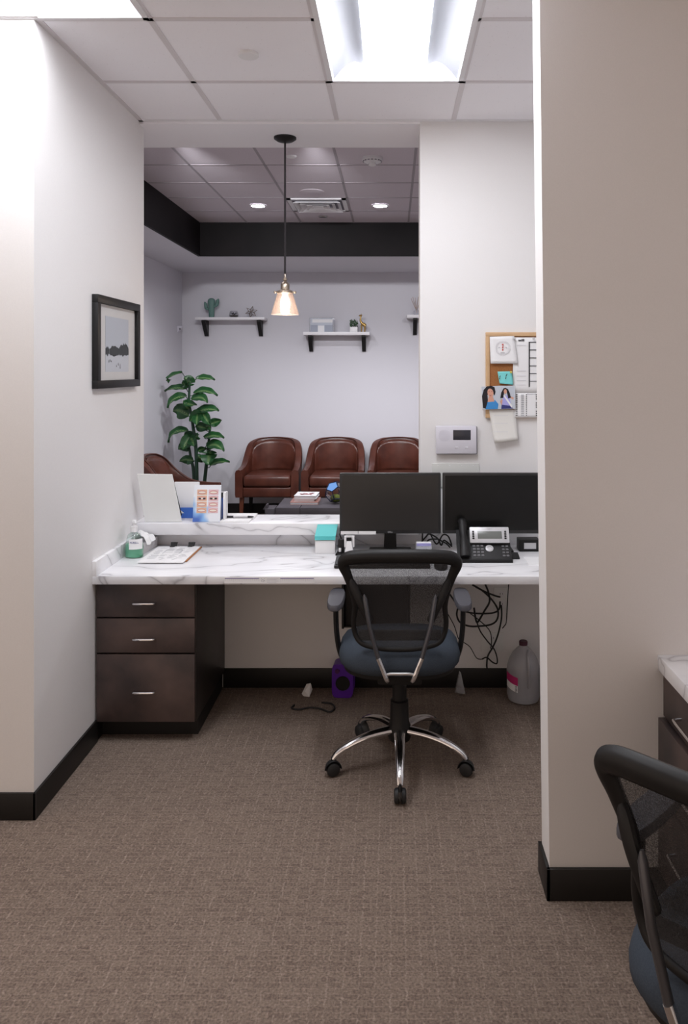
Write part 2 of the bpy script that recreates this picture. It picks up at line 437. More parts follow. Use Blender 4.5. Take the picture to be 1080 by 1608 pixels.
# office ceiling: tiles and tees, open where the lights sit
b = MB()
xs = [-.9+.6075*i for i in range(-5, 6)]; ys = [D_B]+[3.41-.61*i for i in range(0, 11)]
xs = [-4.1]+[x for x in xs if x > -4.1]
holes = [(-1.5075, -.9, 1.58, 2.80), (-.2925, .315, 2.19, 3.41)]
for i in range(len(xs)-1):
    for j in range(len(ys)-1):
        cx, cy = (xs[i]+xs[i+1])/2, (ys[j]+ys[j+1])/2
        if any(h[0] < cx < h[1] and h[2] < cy < h[3] for h in holes): continue
        b.box(xs[i], xs[i+1], ys[j+1], ys[j], CZ, CZ+.02)
b.mi = 1
for x in xs[1:]: b.box(x-.012, x+.012, ys[-1], D_B, CZ-.003, CZ+.012)
for y in ys[1:]:
    segs = [(-4.1, xs[-1])]
    for h in holes:
        if h[2]+.05 < y < h[3]-.05:
            segs = [q for a, c in segs for q in ((a, min(c, h[0])), (max(a, h[1]), c)) if q[1] > q[0]]
    for a, c in segs: b.box(a, c, y-.012, y+.012, CZ-.003, CZ+.012)
b.box(X_L, X_L+.022, 2.79, D_B, CZ-.004, CZ+.012)          # wall angle along the left wall
b.box(X_L-2.7, X_L+.022, 2.768, 2.79, CZ-.004, CZ+.012)
b.mi = 2; b.box(X_L, 1.48, D_B-.022, D_B, CZ-.004, CZ+.012)
b.build('ceiling', [M['tile'], M['tee'], M['lightframe']], **ST)
# slab above so that no daylight leaks in
b = MB(); b.box(-4.2, 4.0, -3.0, 4.0, 3.12, 3.2); b.build('ceiling_slab', M['tile'], **ST)

# waiting room
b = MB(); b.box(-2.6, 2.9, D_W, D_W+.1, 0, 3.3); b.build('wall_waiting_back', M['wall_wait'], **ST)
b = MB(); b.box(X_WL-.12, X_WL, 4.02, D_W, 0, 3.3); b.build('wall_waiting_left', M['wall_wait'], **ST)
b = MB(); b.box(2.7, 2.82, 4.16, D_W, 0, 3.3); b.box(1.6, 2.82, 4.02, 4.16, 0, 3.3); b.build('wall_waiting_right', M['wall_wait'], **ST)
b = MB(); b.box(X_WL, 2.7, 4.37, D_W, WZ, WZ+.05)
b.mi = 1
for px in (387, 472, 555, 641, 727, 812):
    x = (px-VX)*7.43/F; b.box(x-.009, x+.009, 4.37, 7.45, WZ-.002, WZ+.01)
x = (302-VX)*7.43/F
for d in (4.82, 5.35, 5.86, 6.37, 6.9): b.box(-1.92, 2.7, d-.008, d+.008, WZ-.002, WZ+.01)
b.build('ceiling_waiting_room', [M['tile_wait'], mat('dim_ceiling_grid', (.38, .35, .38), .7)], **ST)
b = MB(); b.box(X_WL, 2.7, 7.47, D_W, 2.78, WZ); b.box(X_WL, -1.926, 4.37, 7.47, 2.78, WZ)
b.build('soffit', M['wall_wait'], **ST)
b = MB(); b.box(-1.926, 2.7, 7.445, 7.47, 2.775, WZ); b.box(-1.926, -1.901, 4.37, 7.445, 2.775, WZ)
b.build('trim_1', M['band'], **ST)

# baseboards
b = MB(); b.box(X_L, X_L+.01, 2.78, 3.37, 0, .1, .002); b.box(X_L, X_L+.003, 3.37, 3.44, 0, .09); b.box(-4.1, X_L+.01, 2.78, 2.79, 0, .1, .002); b.build('baseboard_left', M['base'], **ST)
b = MB(); b.box(-.886, 1.48, D_B-.01, D_B, 0, .1, .002); b.build('baseboard_back', M['base'], **ST)
b = MB(); b.box(lo-.012, 1.9, 2.358, 2.37, 0, .1, .002); b.box(lo-.012, lo, 2.358, 2.502, 0, .1, .002); b.build('baseboard_partition', M['base'], **ST)
b = MB(); b.box(X_WL, 2.7, D_W-.012, D_W, 0, .11); b.build('baseboard_waiting_back', M['base'], **ST)

# ------------------------------------------------------------------ ceiling lights
def troffer(x0, x1, y0, y1, label):
    t = thing('ceiling_light', label, 'light', ((x0+x1)/2, (y0+y1)/2, CZ), group='recessed panel lights in the office ceiling')
    f = MB()
    for a in ((x0, x0+.022, y0, y1), (x1-.022, x1, y0, y1), (x0, x1, y0, y0+.022), (x0, x1, y1-.022, y1)): f.box(*a, CZ-.006, CZ+.01)
    f.box(x0, x1, y0, y1, CZ+.11, CZ+.12)
    for a in ((x0, x0+.006, y0, y1), (x1-.006, x1, y0, y1), (x0, x1, y0, y0+.006), (x0, x1, y1-.006, y1)): f.box(*a, CZ, CZ+.11)
    f.build('frame', M['lightframe'], t)
    cx = (x0+x1)/2
    for sgn in (-1, 1):
        p = MB(); rows = []
        for i in range(9):
            u = i/8; xx = cx+sgn*lerp(.274, .135, u); zz = CZ+.004+.075*math.sin(u*PI*.75)
            rows.append([(xx, y0+.024, zz), (xx, y1-.024, zz)])
        p.grid(rows); p.build('side_panel', M['lens_side'], t)
    p = MB(); rows = []
    for i in range(13):
        a = PI*i/12; rows.append([(cx-.137*math.cos(a), y0+.03, CZ+.055-.035*math.sin(a)), (cx-.137*math.cos(a), y1-.03, CZ+.055-.035*math.sin(a))])
    p.grid(rows)
    for y in (y0+.03, y1-.03):
        p.poly([(cx-.137*math.cos(PI*i/12), y, CZ+.055-.035*math.sin(PI*i/12)) for i in range(13)])
    p.build('lens', M['lens'], t)
troffer(-.2925, .315, 2.19, 3.41, 'bright recessed ceiling light panel over the desk area, centre of ceiling')
troffer(-1.5075, -.9, 1.58, 2.80, 'recessed ceiling light panel cut off at the top left corner')

b = MB(); c = at(390, 84, 3.106); c.z = CZ
b.lathe([(.041, 0), (.042, -.010), (.038, -.014), (.0005, -.015)], c, cap=False); b.build('cover_plate', M['white'], loc=c, label='small round white cover plate on office ceiling tile', cat='cover plate')

# waiting room ceiling fittings
def can(px, d, label, front=False):
    x = (px-VX)*d/F; c = Vector((x, d, WZ))
    t = thing('downlight', label, 'light', c, group='recessed downlights in the waiting room ceiling')
    r = MB(); r.lathe([(.075, -.002), (.074, -.008), (.060, -.010), (.058, -.002)], c, cap=False); r.build('ring', M['lightframe'], t)
    g = MB(); g.lathe([(.059, -.006), (.0005, -.007)], c, cap=False); g.build('lens', M['canglow'], t)
    L = bpy.data.lights.new('downlight_lamp', 'SPOT'); L.energy = CAN_SPOT; L.spot_size = math.radians(140); L.spot_blend = .6
    L.shadow_soft_size = .06; L.color = (.97, .965, 1.0)
    if front: L.energy = CAN_FILL; L.spot_size = math.radians(58); L.spot_blend = .8
    o = bpy.data.objects.new('lamp', L); COL.objects.link(o); o.parent = t; o.location = (0, 0, -.07 if front else -.03)
    if front: o.rotation_euler = (math.radians(75), 0, 0)      # added fill, tilted to brighten the far wall
can(405, 6.66, 'glowing recessed downlight left of the pendant cord')
can(597, 6.66, 'glowing recessed downlight right of the air vent')
can(800, 6.66, 'unseen added downlight behind the white wall right of the opening')  # out of view, added for more light in the waiting room
for q, (u, l) in enumerate(((-1.35, 'unseen added fill light beyond the header at the left end of the opening'), (-.52, 'unseen added fill light beyond the header in the middle of the opening'), (1.1, 'unseen added fill light beyond the header behind the white wall'))):
    can(VX+u*F/4.72, 4.72, l, True)  # unseen row of spots, added as fill for the waiting room

c = Vector(((500.5-VX)*6.63/F, 6.63, WZ)); t = thing('air_vent', 'square white louvred air vent between the two downlights', 'vent', c)
b = MB(); h = .25
for a in ((-h, h, -h, -h+.035), (-h, h, h-.035, h), (-h, -h+.035, -h, h), (h-.035, h, -h, h)): b.box(c.x+a[0], c.x+a[1], c.y+a[2], c.y+a[3], WZ-.012, WZ-.001)
b.build('frame', M['lightframe'], t)
b = MB(); b.box(c.x-.22, c.x+.22, c.y-.22, c.y+.22, WZ-.004, WZ-.001); b.build('backing', M['panelback'], t)
for kx in range(4):
    for q in range(4):
        s = .20-.05*kx; R = Matrix.Rotation(q*PI/2, 3, 'Z')
        b = MB()
        pts = [R @ Vector(p) for p in ((-s, -s, -.03), (s, -s, -.03), (s-.035, -s+.035, -.005), (-s+.035, -s+.035, -.005))]
        b.prism([c+p for p in pts], (0, 0, .003)); b.build('louvre', M['lightframe'], t)
def disc(px, d, r, name, label, cat, mt, h=.01):
    c = Vector(((px-VX)*d/F, d, WZ)); b = MB(); b.lathe([(r, 0), (r, -h*.5), (r*.85, -h), (.0005, -h)], c, cap=False)
    return b.build(name, mt, loc=c, label=label, cat=cat)
disc(490, 6.16, .10, 'ceiling_speaker', 'flat round ceiling speaker cover in front of the air vent', 'speaker', M['tile_wait'], .006)
disc(457, 5.13, .037, 'sprinkler_cover', 'small round sprinkler cover just right of the pendant cord', 'sprinkler', M['lightframe'], .008)
disc(507, 7.13, .04, 'ceiling_sprinkler', 'small dark round sprinkler cap behind the air vent', 'sprinkler', M['steel'], .012)
c = Vector(((584.5-VX)*5.17/F, 5.17, WZ)); t = thing('smoke_detector', 'white round smoke detector on the waiting room ceiling', 'smoke detector', c)
b = MB(); b.lathe([(.07, 0), (.07, -.018), (.058, -.03), (.03, -.034), (.0005, -.034)], c, cap=False); b.build('body', M['lightframe'], t)
b = MB(); b.lathe([(.022, -.034), (.026, -.05), (.016, -.056), (.0005, -.058)], c, cap=False); b.build('sensor', M['white'], t)
b = MB()
for i in range(16):
    a = i*PI/8; b.obox(c+Vector((.063*math.cos(a), .063*math.sin(a), -.025)), (.004, .014, .008), Matrix.Rotation(a, 3, 'Z'))
b.build('vents', M['panelback'], t)

# pendant
d = 4.18; cx = (447.5-VX)*d/F; top = 2.942; pc = Vector((cx, d, top))
t = thing('pendant_lamp', 'pendant lamp with clear cone glass shade hanging over the counter', 'lamp', pc)
b = MB(); b.lathe([(.0005, 0), (.062, 0), (.062, -.008), (.045, -.02), (.012, -.026), (.0005, -.028)], pc, cap=False); b.build('canopy', M['black'], t)
zc = at(447, 436, d).z
b = MB(); b.cyl(pc+Vector((0, 0, -.025)), Vector((cx, d, zc)), .0055, seg=10); b.build('cord', mat('woven_cord', (.03, .026, .03), .8), t)
b = MB(); zs = zc
b.lathe([(.006, .02), (.0075, 0), (.012, -.006), (.012, -.014), (.007, -.018), (.014, -.026), (.022, -.034), (.024, -.038), (.024, -.066), (.034, -.070), (.042, -.074), (.043, -.086), (.036, -.088), (.0005, -.088)], (cx, d, zs), cap=False)
b.build('socket', M['brass'], t)
for a in (.1, PI+.1, PI/2):
    b = MB(); v = Vector((math.cos(a), math.sin(a), 0)); p = Vector((cx, d, zs-.08)); b.cyl(p+v*.04, p+v*.054, .005, seg=10); b.ball(p+v*.055, .008, seg=10); b.build('thumb_screw', M['brass'], t)
zt, zb = at(0, 458, d).z, at(0, 494, d).z
b = MB(); b.lathe([(.038, zt-zs+.006), (.0775, zb-zs), (.0755, zb-zs), (.036, zt-zs+.006)], (cx, d, zs), cap=False, seg=40); b.build('shade', M['amber'], t)
b = MB(); b.lathe([(.0005, -.088), (.012, -.09), (.014, -.105), (.026, -.135), (.028, -.155), (.022, -.175), (.0005, -.186)], (cx, d, zs), cap=False); bu = b.build('bulb', M['bulb'], t)
L = bpy.data.lights.new('pendant_glow', 'POINT'); L.energy = PENDANT; L.color = (1, .84, .68); L.shadow_soft_size = .03
o = bpy.data.objects.new('lamp', L); COL.objects.link(o); o.parent = t; o.location = Vector((0, 0, zs-.21-top))

# ------------------------------------------------------------------ picture on the left wall
x = X_L; t = thing('framed_print', 'black framed winter landscape print on the left wall', 'picture', (x, 3.604, 1.784))
y0, y1, z0, z1 = 3.325, 3.883, 1.574, 1.992; fw = .036
b = MB()
b.box(x, x+.028, y0, y1, z1-fw, z1, .002); b.box(x, x+.028, y0, y1, z0, z0+fw, .002)
b.box(x, x+.028, y0, y0+fw, z0+fw, z1-fw, .002); b.box(x, x+.028, y1-fw, y1, z0+fw, z1-fw, .002)
b.build('frame', M['black'], t)
b = MB(); b.box(x, x+.010, y0+fw, y1-fw, z0+fw, z1-fw); b.build('mat_board', M['matboard'], t)
b = MB(); xa = x+.0105
qa, qb, ra, rb = 3.455, 3.755, 1.648, 1.905
def yz(u, v): return (xa, lerp(qa, qb, u), lerp(ra, rb, v))
b.prism([yz(0, .30), yz(1, .30), yz(1, 1), yz(0, 1)], (.0006, 0, 0))
b.mi = 2; b.prism([yz(0, 0), yz(1, 0), yz(1, .302), yz(0, .302)], (.0006, 0, 0))
b.mi = 1; xa = x+.0112
def lump(u0, u1, h, seed):
    r = random.Random(seed); n = 14; pts = [yz(u0, .31+.02*r.random())]
    for i in range(n+1):
        u = i/n; pts.append(yz(lerp(u0, u1, u), .33+h*(math.sin(PI*min(max(u, .04), .96))**.22)*(.82+.26*r.random())))
    pts.append(yz(u1, .31+.02*r.random()))
    for i in range(1, 8): pts.append(yz(lerp(u1, u0, i/8), .28+.05*r.random()))
    b.prism(pts, (.0004, 0, 0))
lump(0, .15, .13, 1); lump(.16, .58, .15, 2); lump(.58, 1.0, .21, 3)
for u, v, hh in ((.12, .17, .05), (.17, .19, .04), (.22, .18, .03), (.52, .12, .05), (.60, .06, .09), (.44, .09, .04)):
    b.prism([yz(u, v), yz(u+.03, v), yz(u+.02, v+hh), yz(u+.01, v+hh)], (.0004, 0, 0))
b.build('print', [M['skyprint'], M['treeprint'], M['snowprint']], t)
b = MB(); b.box(x+.0135, x+.015, y0+fw, y1-fw, z0+fw, z1-fw); b.build('glazing', clear('matte_picture_glass', (.98, .98, .98), .02, .2, fres=.06), t)

# ------------------------------------------------------------------ desk, ledge, drawer unit
DT = .748; DF = 3.33
t = thing('worktop', 'long white marble worktop running along the back wall', 'worktop', (0, 3.64, DT))
b = MB(); b.box(X_L, 1.48, DF, D_B, DT-.036, DT, .002); b.build('top', M['marble'], t)
b = MB(); b.box(X_L, X_L+.018, DF, D_B-.018, DT, DT+.066, .0015); b.build('side_splash', M['marble'], loc=(X_L, 3.6, DT), label='short marble splash strip on the worktop along the left wall', cat='backsplash')
b = MB(); b.box(X_L, 1.48, D_B-.018, D_B, DT, DT+.066, .0015); b.build('backsplash', M['marble'], loc=(0, D_B, DT), label='long marble splash strip on the worktop below the ledge', cat='backsplash')
b = MB(); b.box(X_L+.001, XJ-.003, 3.84, 4.08, .818, .877, .003)
b.build('transaction_ledge', M['marble'], loc=(-.6, 3.96, .818), label='raised white marble ledge on the low wall in the opening', cat='ledge')

ux0, ux1 = X_L+.003, -.877
t = thing('drawer_unit', 'dark slate three drawer pedestal under the left end of the desk', 'cabinet', ((ux0+ux1)/2, 3.65, 0))
b = MB(); b.box(ux0, ux1, 3.375, D_B-.011, .09, DT-.037, .001); b.build('body', M['cab_side'], t)
b = MB(); b.box(ux0, ux1-.01, 3.44, D_B-.02, 0, .09); b.build('toe_kick', M['cab_dark'], t)
for za, zb2, hz in ((.561, .706, .625), (.402, .553, .467), (.095, .394, .232)):
    b = MB(); b.box(ux0+.006, ux1-.004, 3.355, 3.375, za, zb2, .0015); dr = b.build('drawer', M['cab'], t)
    hx = (225.5-VX)*3.34/F
    b = MB(); pts = smooth([(hx-.046, 3.355, hz), (hx-.046, 3.34, hz), (hx-.040, 3.333, hz), (hx, 3.331, hz), (hx+.040, 3.333, hz), (hx+.046, 3.34, hz), (hx+.046, 3.355, hz)], 4)
    b.tube(pts, .0048, seg=10); b.build('handle', M['chrome'], dr)

# printed strip on the desk edge
t0 = at(352, 906, DF-.001); t1 = at(494, 916, DF-.001)
b = MB(); b.box(t0.x, t1.x, DF-.0012, DF, t1.z, t0.z)
b.mi = 1; w = t1.x-t0.x; zt2 = t0.z-.005
b.box(t0.x+.008*w, t0.x+.385*w, DF-.0018, DF-.0011, zt2-.0026, zt2); b.box(t0.x+.62*w, t0.x+.99*w, DF-.0018, DF-.0011, zt2-.0026, zt2)
b.mi = 2
for i in range(17):
    for u0 in (.01, .62):
        u = u0+.37*i/16; b.box(t0.x+u*w, t0.x+u*w+.0009, DF-.0018, DF-.0011, zt2-(.016 if i % 4 == 0 else .011), zt2-.004)
for i in range(4): b.box(t0.x+.47*w, t0.x+(.58+.02*(i % 2))*w, DF-.0018, DF-.0011, t1.z+.004+i*.0055, t1.z+.006+i*.0055)
b.mi = 3
r = random.Random(3)
for i in range(7):
    for j in range(6):
        if r.random() < .55: b.box(t0.x+.41*w+i*.0022, t0.x+.41*w+i*.0022+.002, DF-.0018, DF-.0011, t1.z+.006+j*.0028, t1.z+.0084+j*.0028) if (i+j) % 3 else None
b.build('ruler_strip', [M['paper'], M['purpleink'], M['inklight'], M['inkgrey']], loc=((t0.x+t1.x)/2, DF, t1.z), label='paper ruler strip with purple lines stuck on the worktop front edge', cat='ruler')

# desk support bracket and hung computer
# (dark box seen behind the chair)
x0, x1 = at(541, 0, 3.62).x, at(640, 0, 3.62).x
t = thing('computer_tower', 'black computer hung under the desk behind the office chair', 'computer', ((x0+x1)/2, 3.7, .49))
b = MB(); b.box(x0, x1, 3.60, 3.90, .44, DT-.045, .006); b.build('case', M['black'], t)
b = MB(); b.box(x0-.012, x0, 3.58, 3.90, .43, DT-.037, .003); b.box(x1, x1+.012, 3.58, 3.90, .43, DT-.037, .003); b.box(x0-.012, x1+.012, 3.6, 3.9, .43, .438); b.build('holder', M['black_soft'], t)

# ------------------------------------------------------------------ office chair
def office_chair(label, loc, rz):
    t = thing('office_chair', label, 'chair', loc, rz, 'mesh back office chairs', local=True)
    # five legs with casters
    for i in range(5):
        a = -PI/2+i*2*PI/5; v = Vector((math.cos(a), math.sin(a), 0))
        b = MB(); pts = smooth([v*.03+Vector((0, 0, .150)), v*.12+Vector((0, 0, .142)), v*.20+Vector((0, 0, .122)), v*.262+Vector((0, 0, .092)), v*.286+Vector((0, 0, .066))], 5)
        n = len(pts); b.tube(pts, [lerp(.025, .013, q/(n-1)) for q in range(n)], [lerp(.017, .010, q/(n-1)) for q in range(n)], seg=14)
        lg = b.build('leg', M['chrome'], t)
        s = Vector((-v.y, v.x, 0)); c = v*.288
        cs = MB()
        for sg in (-1, 1):
            rr = []
            for rad, w in ((.004, .0235), (.020, .0235), (.026, .020), (.028, .014), (.028, .007), (.024, .005), (.004, .005)):
                rr.append([c+s*(sg*w)+v*(rad*math.cos(k*PI/10))+Vector((0, 0, .029+rad*math.sin(k*PI/10))) for k in range(20)])
            cs.rings(rr)
        hood = [c+v*(.030*math.cos(k*PI/10))+Vector((0, 0, .030+.030*math.sin(k*PI/10))) for k in range(0, 11)]
        cs.tube(hood, .021, .003, seg=10, fixed=None)
        cs.cyl(c+Vector((0, 0, .045)), c+Vector((0, 0, .075)), .007, seg=12)
        cs.build('caster', M['black_soft'], lg)
    b = MB(); b.lathe([(.0005, .105), (.045, .108), (.050, .125), (.047, .165), (.040, .180), (.038, .27), (.030, .275), (.030, .36), (.022, .365), (.022, .42), (.0005, .42)], seg=24, cap=False); b.build('column', M['black'], t)
    b = MB(); b.box(-.09, .09, -.15, .10, .390, .432, .012); b.box(-.13, .13, -.03, .03, .41, .44, .006); b.build('mechanism', M['black'], t)
    # seat: rounded cushion
    def sup(a, rx, ry, e=2.9):
        c, s = math.cos(a), math.sin(a)
        return (math.copysign(abs(c)**(2/e), c)*rx, math.copysign(abs(s)**(2/e), s)*ry)
    b = MB(); rr = []
    for sc, z in ((.80, .443), (.95, .447), (1.0, .462), (1.005, .482), (.985, .502), (.93, .520), (.80, .532), (.5, .530), (.1, .526)):
        ring = []
        for q in range(40):
            xx, yy = sup(q*2*PI/40, .252*sc, .235*sc); ring.append((xx, yy+.025, z-.03*max(0, yy/.24-.4)*(z > .5)))
        rr.append(ring)
    b.rings(rr); b.build('seat', M['seat'], t, angle=60)
    b = MB(); rr = []
    for sc, z in ((.80, .424), (.95, .430), (.96, .450)):
        rr.append([(sup(q*2*PI/40, .246*sc, .23*sc)[0], sup(q*2*PI/40, .246*sc, .23*sc)[1]+.025, z) for q in range(40)])
    b.rings(rr); b.build('seat_pan', M['black'], t)
    # back frame
    yb = lambda z: interp([.53, .62, .75, .96], [-.195, -.185, -.205, -.262], z)
    half = [(.0, .936), (.12, .934), (.19, .927), (.216, .912), (.220, .890), (.205, .85), (.183, .78), (.178, .72), (.184, .66), (.178, .61), (.150, .572), (.08, .556), (0, .552)]
    wdt = [.028, .028, .028, .026, .022, .018, .016, .011, .010, .010, .010, .010, .010]
    loop = [(x, z) for x, z in half]+[(-x, z) for x, z in half[-2:0:-1]]
    ws = wdt+wdt[-2:0:-1]
    pts = smooth([(x, yb(z)-.03*(1-(x/.24)**2)*0+.02*(abs(x)/.22)**2, z) for x, z in loop], 5, True)
    wsm = []
    for i in range(len(ws)):
        for q in range(5): wsm.append(lerp(ws[i], ws[(i+1) % len(ws)], q/5))
    b = MB(); b.tube(pts, wsm, [w*.75 for w in wsm], seg=12, fixed=(0, 1, 0), closed=True); fr = b.build('back_frame', M['black'], t)
    # mesh
    zs_ = [h[1] for h in half][::-1]; xs_ = [h[0] for h in half][::-1]
    b = MB(); rows = []
    for i in range(25):
        z = lerp(.553, .930, i/24); w = max(interp(zs_, xs_, z), .02)
        rows.append([(w*u, yb(z)+.02*(abs(w*u)/.22)**2+.012*(1-u*u)*math.sin(PI*i/24), z) for u in [j/6-1 for j in range(13)]])
    b.grid(rows); b.build('mesh_back', M['mesh'], t)
    b = MB(); b.tube(smooth([(-.165, -.165, .60), (-.09, -.150, .595), (0, -.145, .593), (.09, -.150, .595), (.165, -.165, .60)], 5), .022, .008, seg=10, fixed=(0, 1, 0)); b.build('lumbar_bar', M['black_soft'], t)
    # V shaped rear supports: black arms, grey bars, chrome ends
    for sg in (-1, 1):
        b = MB(); b.tube(smooth([(sg*.196, -.215, .845), (sg*.165, -.232, .775), (sg*.128, -.236, .70), (sg*.118, -.236, .675)], 5), [.004, .010, .014]+[.016]*11+[.014, .010], [.004, .008]+[.012]*12+[.010, .008], seg=10, fixed=(0, 1, 0)); ar = b.build('support_arm', M['black'], t)
        b = MB(); b.tube([(sg*.139, -.243, .785), (sg*.136, -.246, .768), (sg*.118, -.249, .66), (sg*.084, -.250, .538)], [.006, .0115, .0115, .0115], [.003, .009, .009, .009], seg=12); b.build('support_bar', M['gun'], ar)
        b = MB(); b.tube(smooth([(sg*.085, -.2505, .542), (sg*.066, -.249, .495), (sg*.052, -.245, .458), (sg*.048, -.20, .438), (sg*.048, -.12, .42)], 4), .0125, .010, seg=12); b.build('chrome_end', M['chrome'], ar)
    b = MB(); b.tube(smooth([(-.058, -.244, .462), (-.045, -.246, .476), (0, -.246, .477), (.045, -.246, .476), (.058, -.244, .462)], 4), .006, seg=10); b.build('cross_bar', M['steel'], t)
    # arms
    for sg in (-1, 1):
        b = MB(); b.tube(smooth([(sg*.17, .02, .412), (sg*.222, .01, .428), (sg*.250, .0, .475), (sg*.264, -.005, .56), (sg*.268, .0, .665)], 6), .022, .011, seg=12, fixed=(sg, 0, 0.2)); ar = b.build('armrest', M['black'], t)
        b = MB(); rr = []
        for sc, z in ((.85, .664), (1, .668), (1, .682), (.9, .690), (.5, .692)):
            rr.append([(sg*.27+sup(q*2*PI/24, .036*sc, .125*sc, 3)[0], .06+sup(q*2*PI/24, .036, .125*(.7+.3*sc), 3)[1], z-.012*max(0, -sup(q*2*PI/24, .036, .125)[1]/.12-.6)) for q in range(24)])
        b.rings(rr); b.build('arm_pad', M['armpad'], ar)
    return t
ch = office_chair('black mesh office chair with chrome base pushed up to the desk with two monitors', (.027, 3.18, 0), 0)
dup(ch, (.723, 1.45, 0), -PI/4, 'black mesh office chair cut off at the lower right beside the marble side counter')

# ------------------------------------------------------------------ right counter and its cabinet
t = thing('side_counter', 'white marble counter top at the right edge beside the partition', 'worktop', (1.3, 1.4, .765))
b = MB(); b.box(.829, 1.9, .2, 2.37, .719, .765, .002); b.build('top', M['marble'], t)
t = thing('side_cabinet', 'dark drawer cabinet under the marble counter at the right edge', 'cabinet', (1.2, 2.1, 0))
b = MB(); b.box(.858, 1.45, 1.84, 2.369, .09, .718); b.build('body', M['cab_side'], t)
b = MB(); b.box(.91, 1.45, 1.86, 2.36, 0, .09); b.build('toe_kick', M['cab_dark'], t)
for za, zb2, xf, hz in ((.578, .712, .845, .632), (.352, .572, .829, .455), (.095, .346, .829, .235)):
    b = MB(); b.box(xf, .858, 1.845, 2.365, za, zb2, .0015); dr = b.build('drawer', M['cab'], t)
    b = MB(); pts = smooth([(xf, 2.22, hz), (xf-.02, 2.215, hz), (xf-.025, 2.20, hz), (xf-.026, 2.10, hz), (xf-.025, 2.0, hz), (xf-.02, 1.985, hz), (xf, 1.98, hz)], 4); b.tube(pts, .005, seg=10); b.build('handle', M['chrome'], dr)

# ------------------------------------------------------------------ monitors
def monitor(px0, px1, label, tabs):
    d = 3.755; a = at(px0, 743, d); c = at(px1, 838, d); cx = (a.x+c.x)/2
    t = thing('computer_monitor', label, 'monitor', (cx, 3.82, DT), group='black flat monitors on the desk')
    b = MB(); b.box(a.x, c.x, d, d+.028, c.z, a.z, .004); b.build('bezel', M['bezel'], t)
    b = MB(); b.box(a.x+.012, c.x-.012, d-.0012, d+.002, c.z+.018, a.z-.012); b.build('screen', M['screen'] if tabs else M['screen_dark'], t)
    b = MB(); b.box(cx-.12, cx+.12, d+.027, d+.045, c.z+.06, a.z-.06, .008); b.build('rear_housing', M['bezel'], t)
    b = MB(); b.prism([(cx-.032, d+.045, DT+.012), (cx+.032, d+.045, DT+.012), (cx+.026, d+.045, c.z+.08), (cx-.026, d+.045, c.z+.08)], (0, .018, 0)); b.build('neck', M['black'], t)
    b = MB(); b.box(cx-.105, cx+.105, d-(.055 if tabs else -.0), d+.08, DT, DT+.012, .005); b.build('foot', M['black'], t)
    if tabs:
        b = MB(); b.text('DELL', .011, Matrix.Translation((cx, d-.0016, c.z+.008)) @ Matrix.Rotation(PI/2, 4, 'X')); b.build('maker_badge', M['silver'], t)
        p0, p1, p2 = at(535, 834, d), at(562.5, 839, d), at(590, 839, d)
        for u, w in ((p0.x, p1.x-.002), (p1.x, p2.x)):
            b = MB(); b.box(u, w, d-.003, d-.001, p1.z, p0.z); b.build('paper_tab', M['paper'], t)
    else:
        b = MB(); b.text('DELL', .011, Matrix.Translation((cx, d-.0016, c.z+.008)) @ Matrix.Rotation(PI/2, 4, 'X')); b.build('maker_badge', M['silver'], t)
    return t
monitor(533, 692, 'left black monitor with two white paper tabs on its lower edge', True)
monitor(695, 852, 'right black monitor standing behind the desk phone', False)

# keyboard
t = thing('keyboard', 'black computer keyboard on the desk seen through the chair mesh', 'keyboard', (-.05, 3.53, DT))
kx0, kx1, ky0, ky1 = -.270, .170, 3.455, 3.615
Mk = Matrix.Translation((0, ky0, DT)) @ Matrix.Rotation(math.radians(4), 4, 'X')
b = MB(); b.box(kx0, kx1, 0, ky1-ky0, .001, .014, .004, M=Mk); b.build('case', M['black'], t)
b = MB()
rows_ = [(0, 6)]
for r_ in range(6):
    yy = .018+r_*.0215; n_ = 15
    if r_ == 0: spans = [(.006+.022*i, .006+.022*i+.019) for i in range(3)]+[(.075, .19)]+[(.196+.022*i, .196+.022*i+.019) for i in range(4)]
    else: spans = [(.006+.0192*i, .006+.0192*i+.017) for i in range(15)]
    spans += [(.300+.0192*i, .300+.0192*i+.017) for i in range(3)] if r_ in (0, 1, 3, 4, 5) else []
    spans += [(.362+.0192*i, .362+.0192*i+.017) for i in range(4)]
    for u, w in spans: b.box(kx0+u, kx0+w, yy, yy+.018, .013, .0195, .002, 1, M=Mk)
b.build('keys', M['keys'], t)

# mouse
b = MB(); c = at(692, 893, 3.47); c.z = DT
rr = []
for sc, z in ((.9, 0), (1, .006), (1, .016), (.85, .028), (.5, .036), (.05, .038)):
    rr.append([c+Vector((.031*sc*math.cos(q*PI/12), .054*sc*math.sin(q*PI/12), z)) for q in range(24)])
t = thing('computer_mouse', 'black computer mouse on the desk right of the keyboard', 'mouse', c)
b.rings(rr); b.build('body', M['black'], t)
b = MB(); b.cyl(c+Vector((-.004, .03, .031)), c+Vector((.004, .03, .031)), .008, seg=14); b.build('wheel', M['gun'], t)

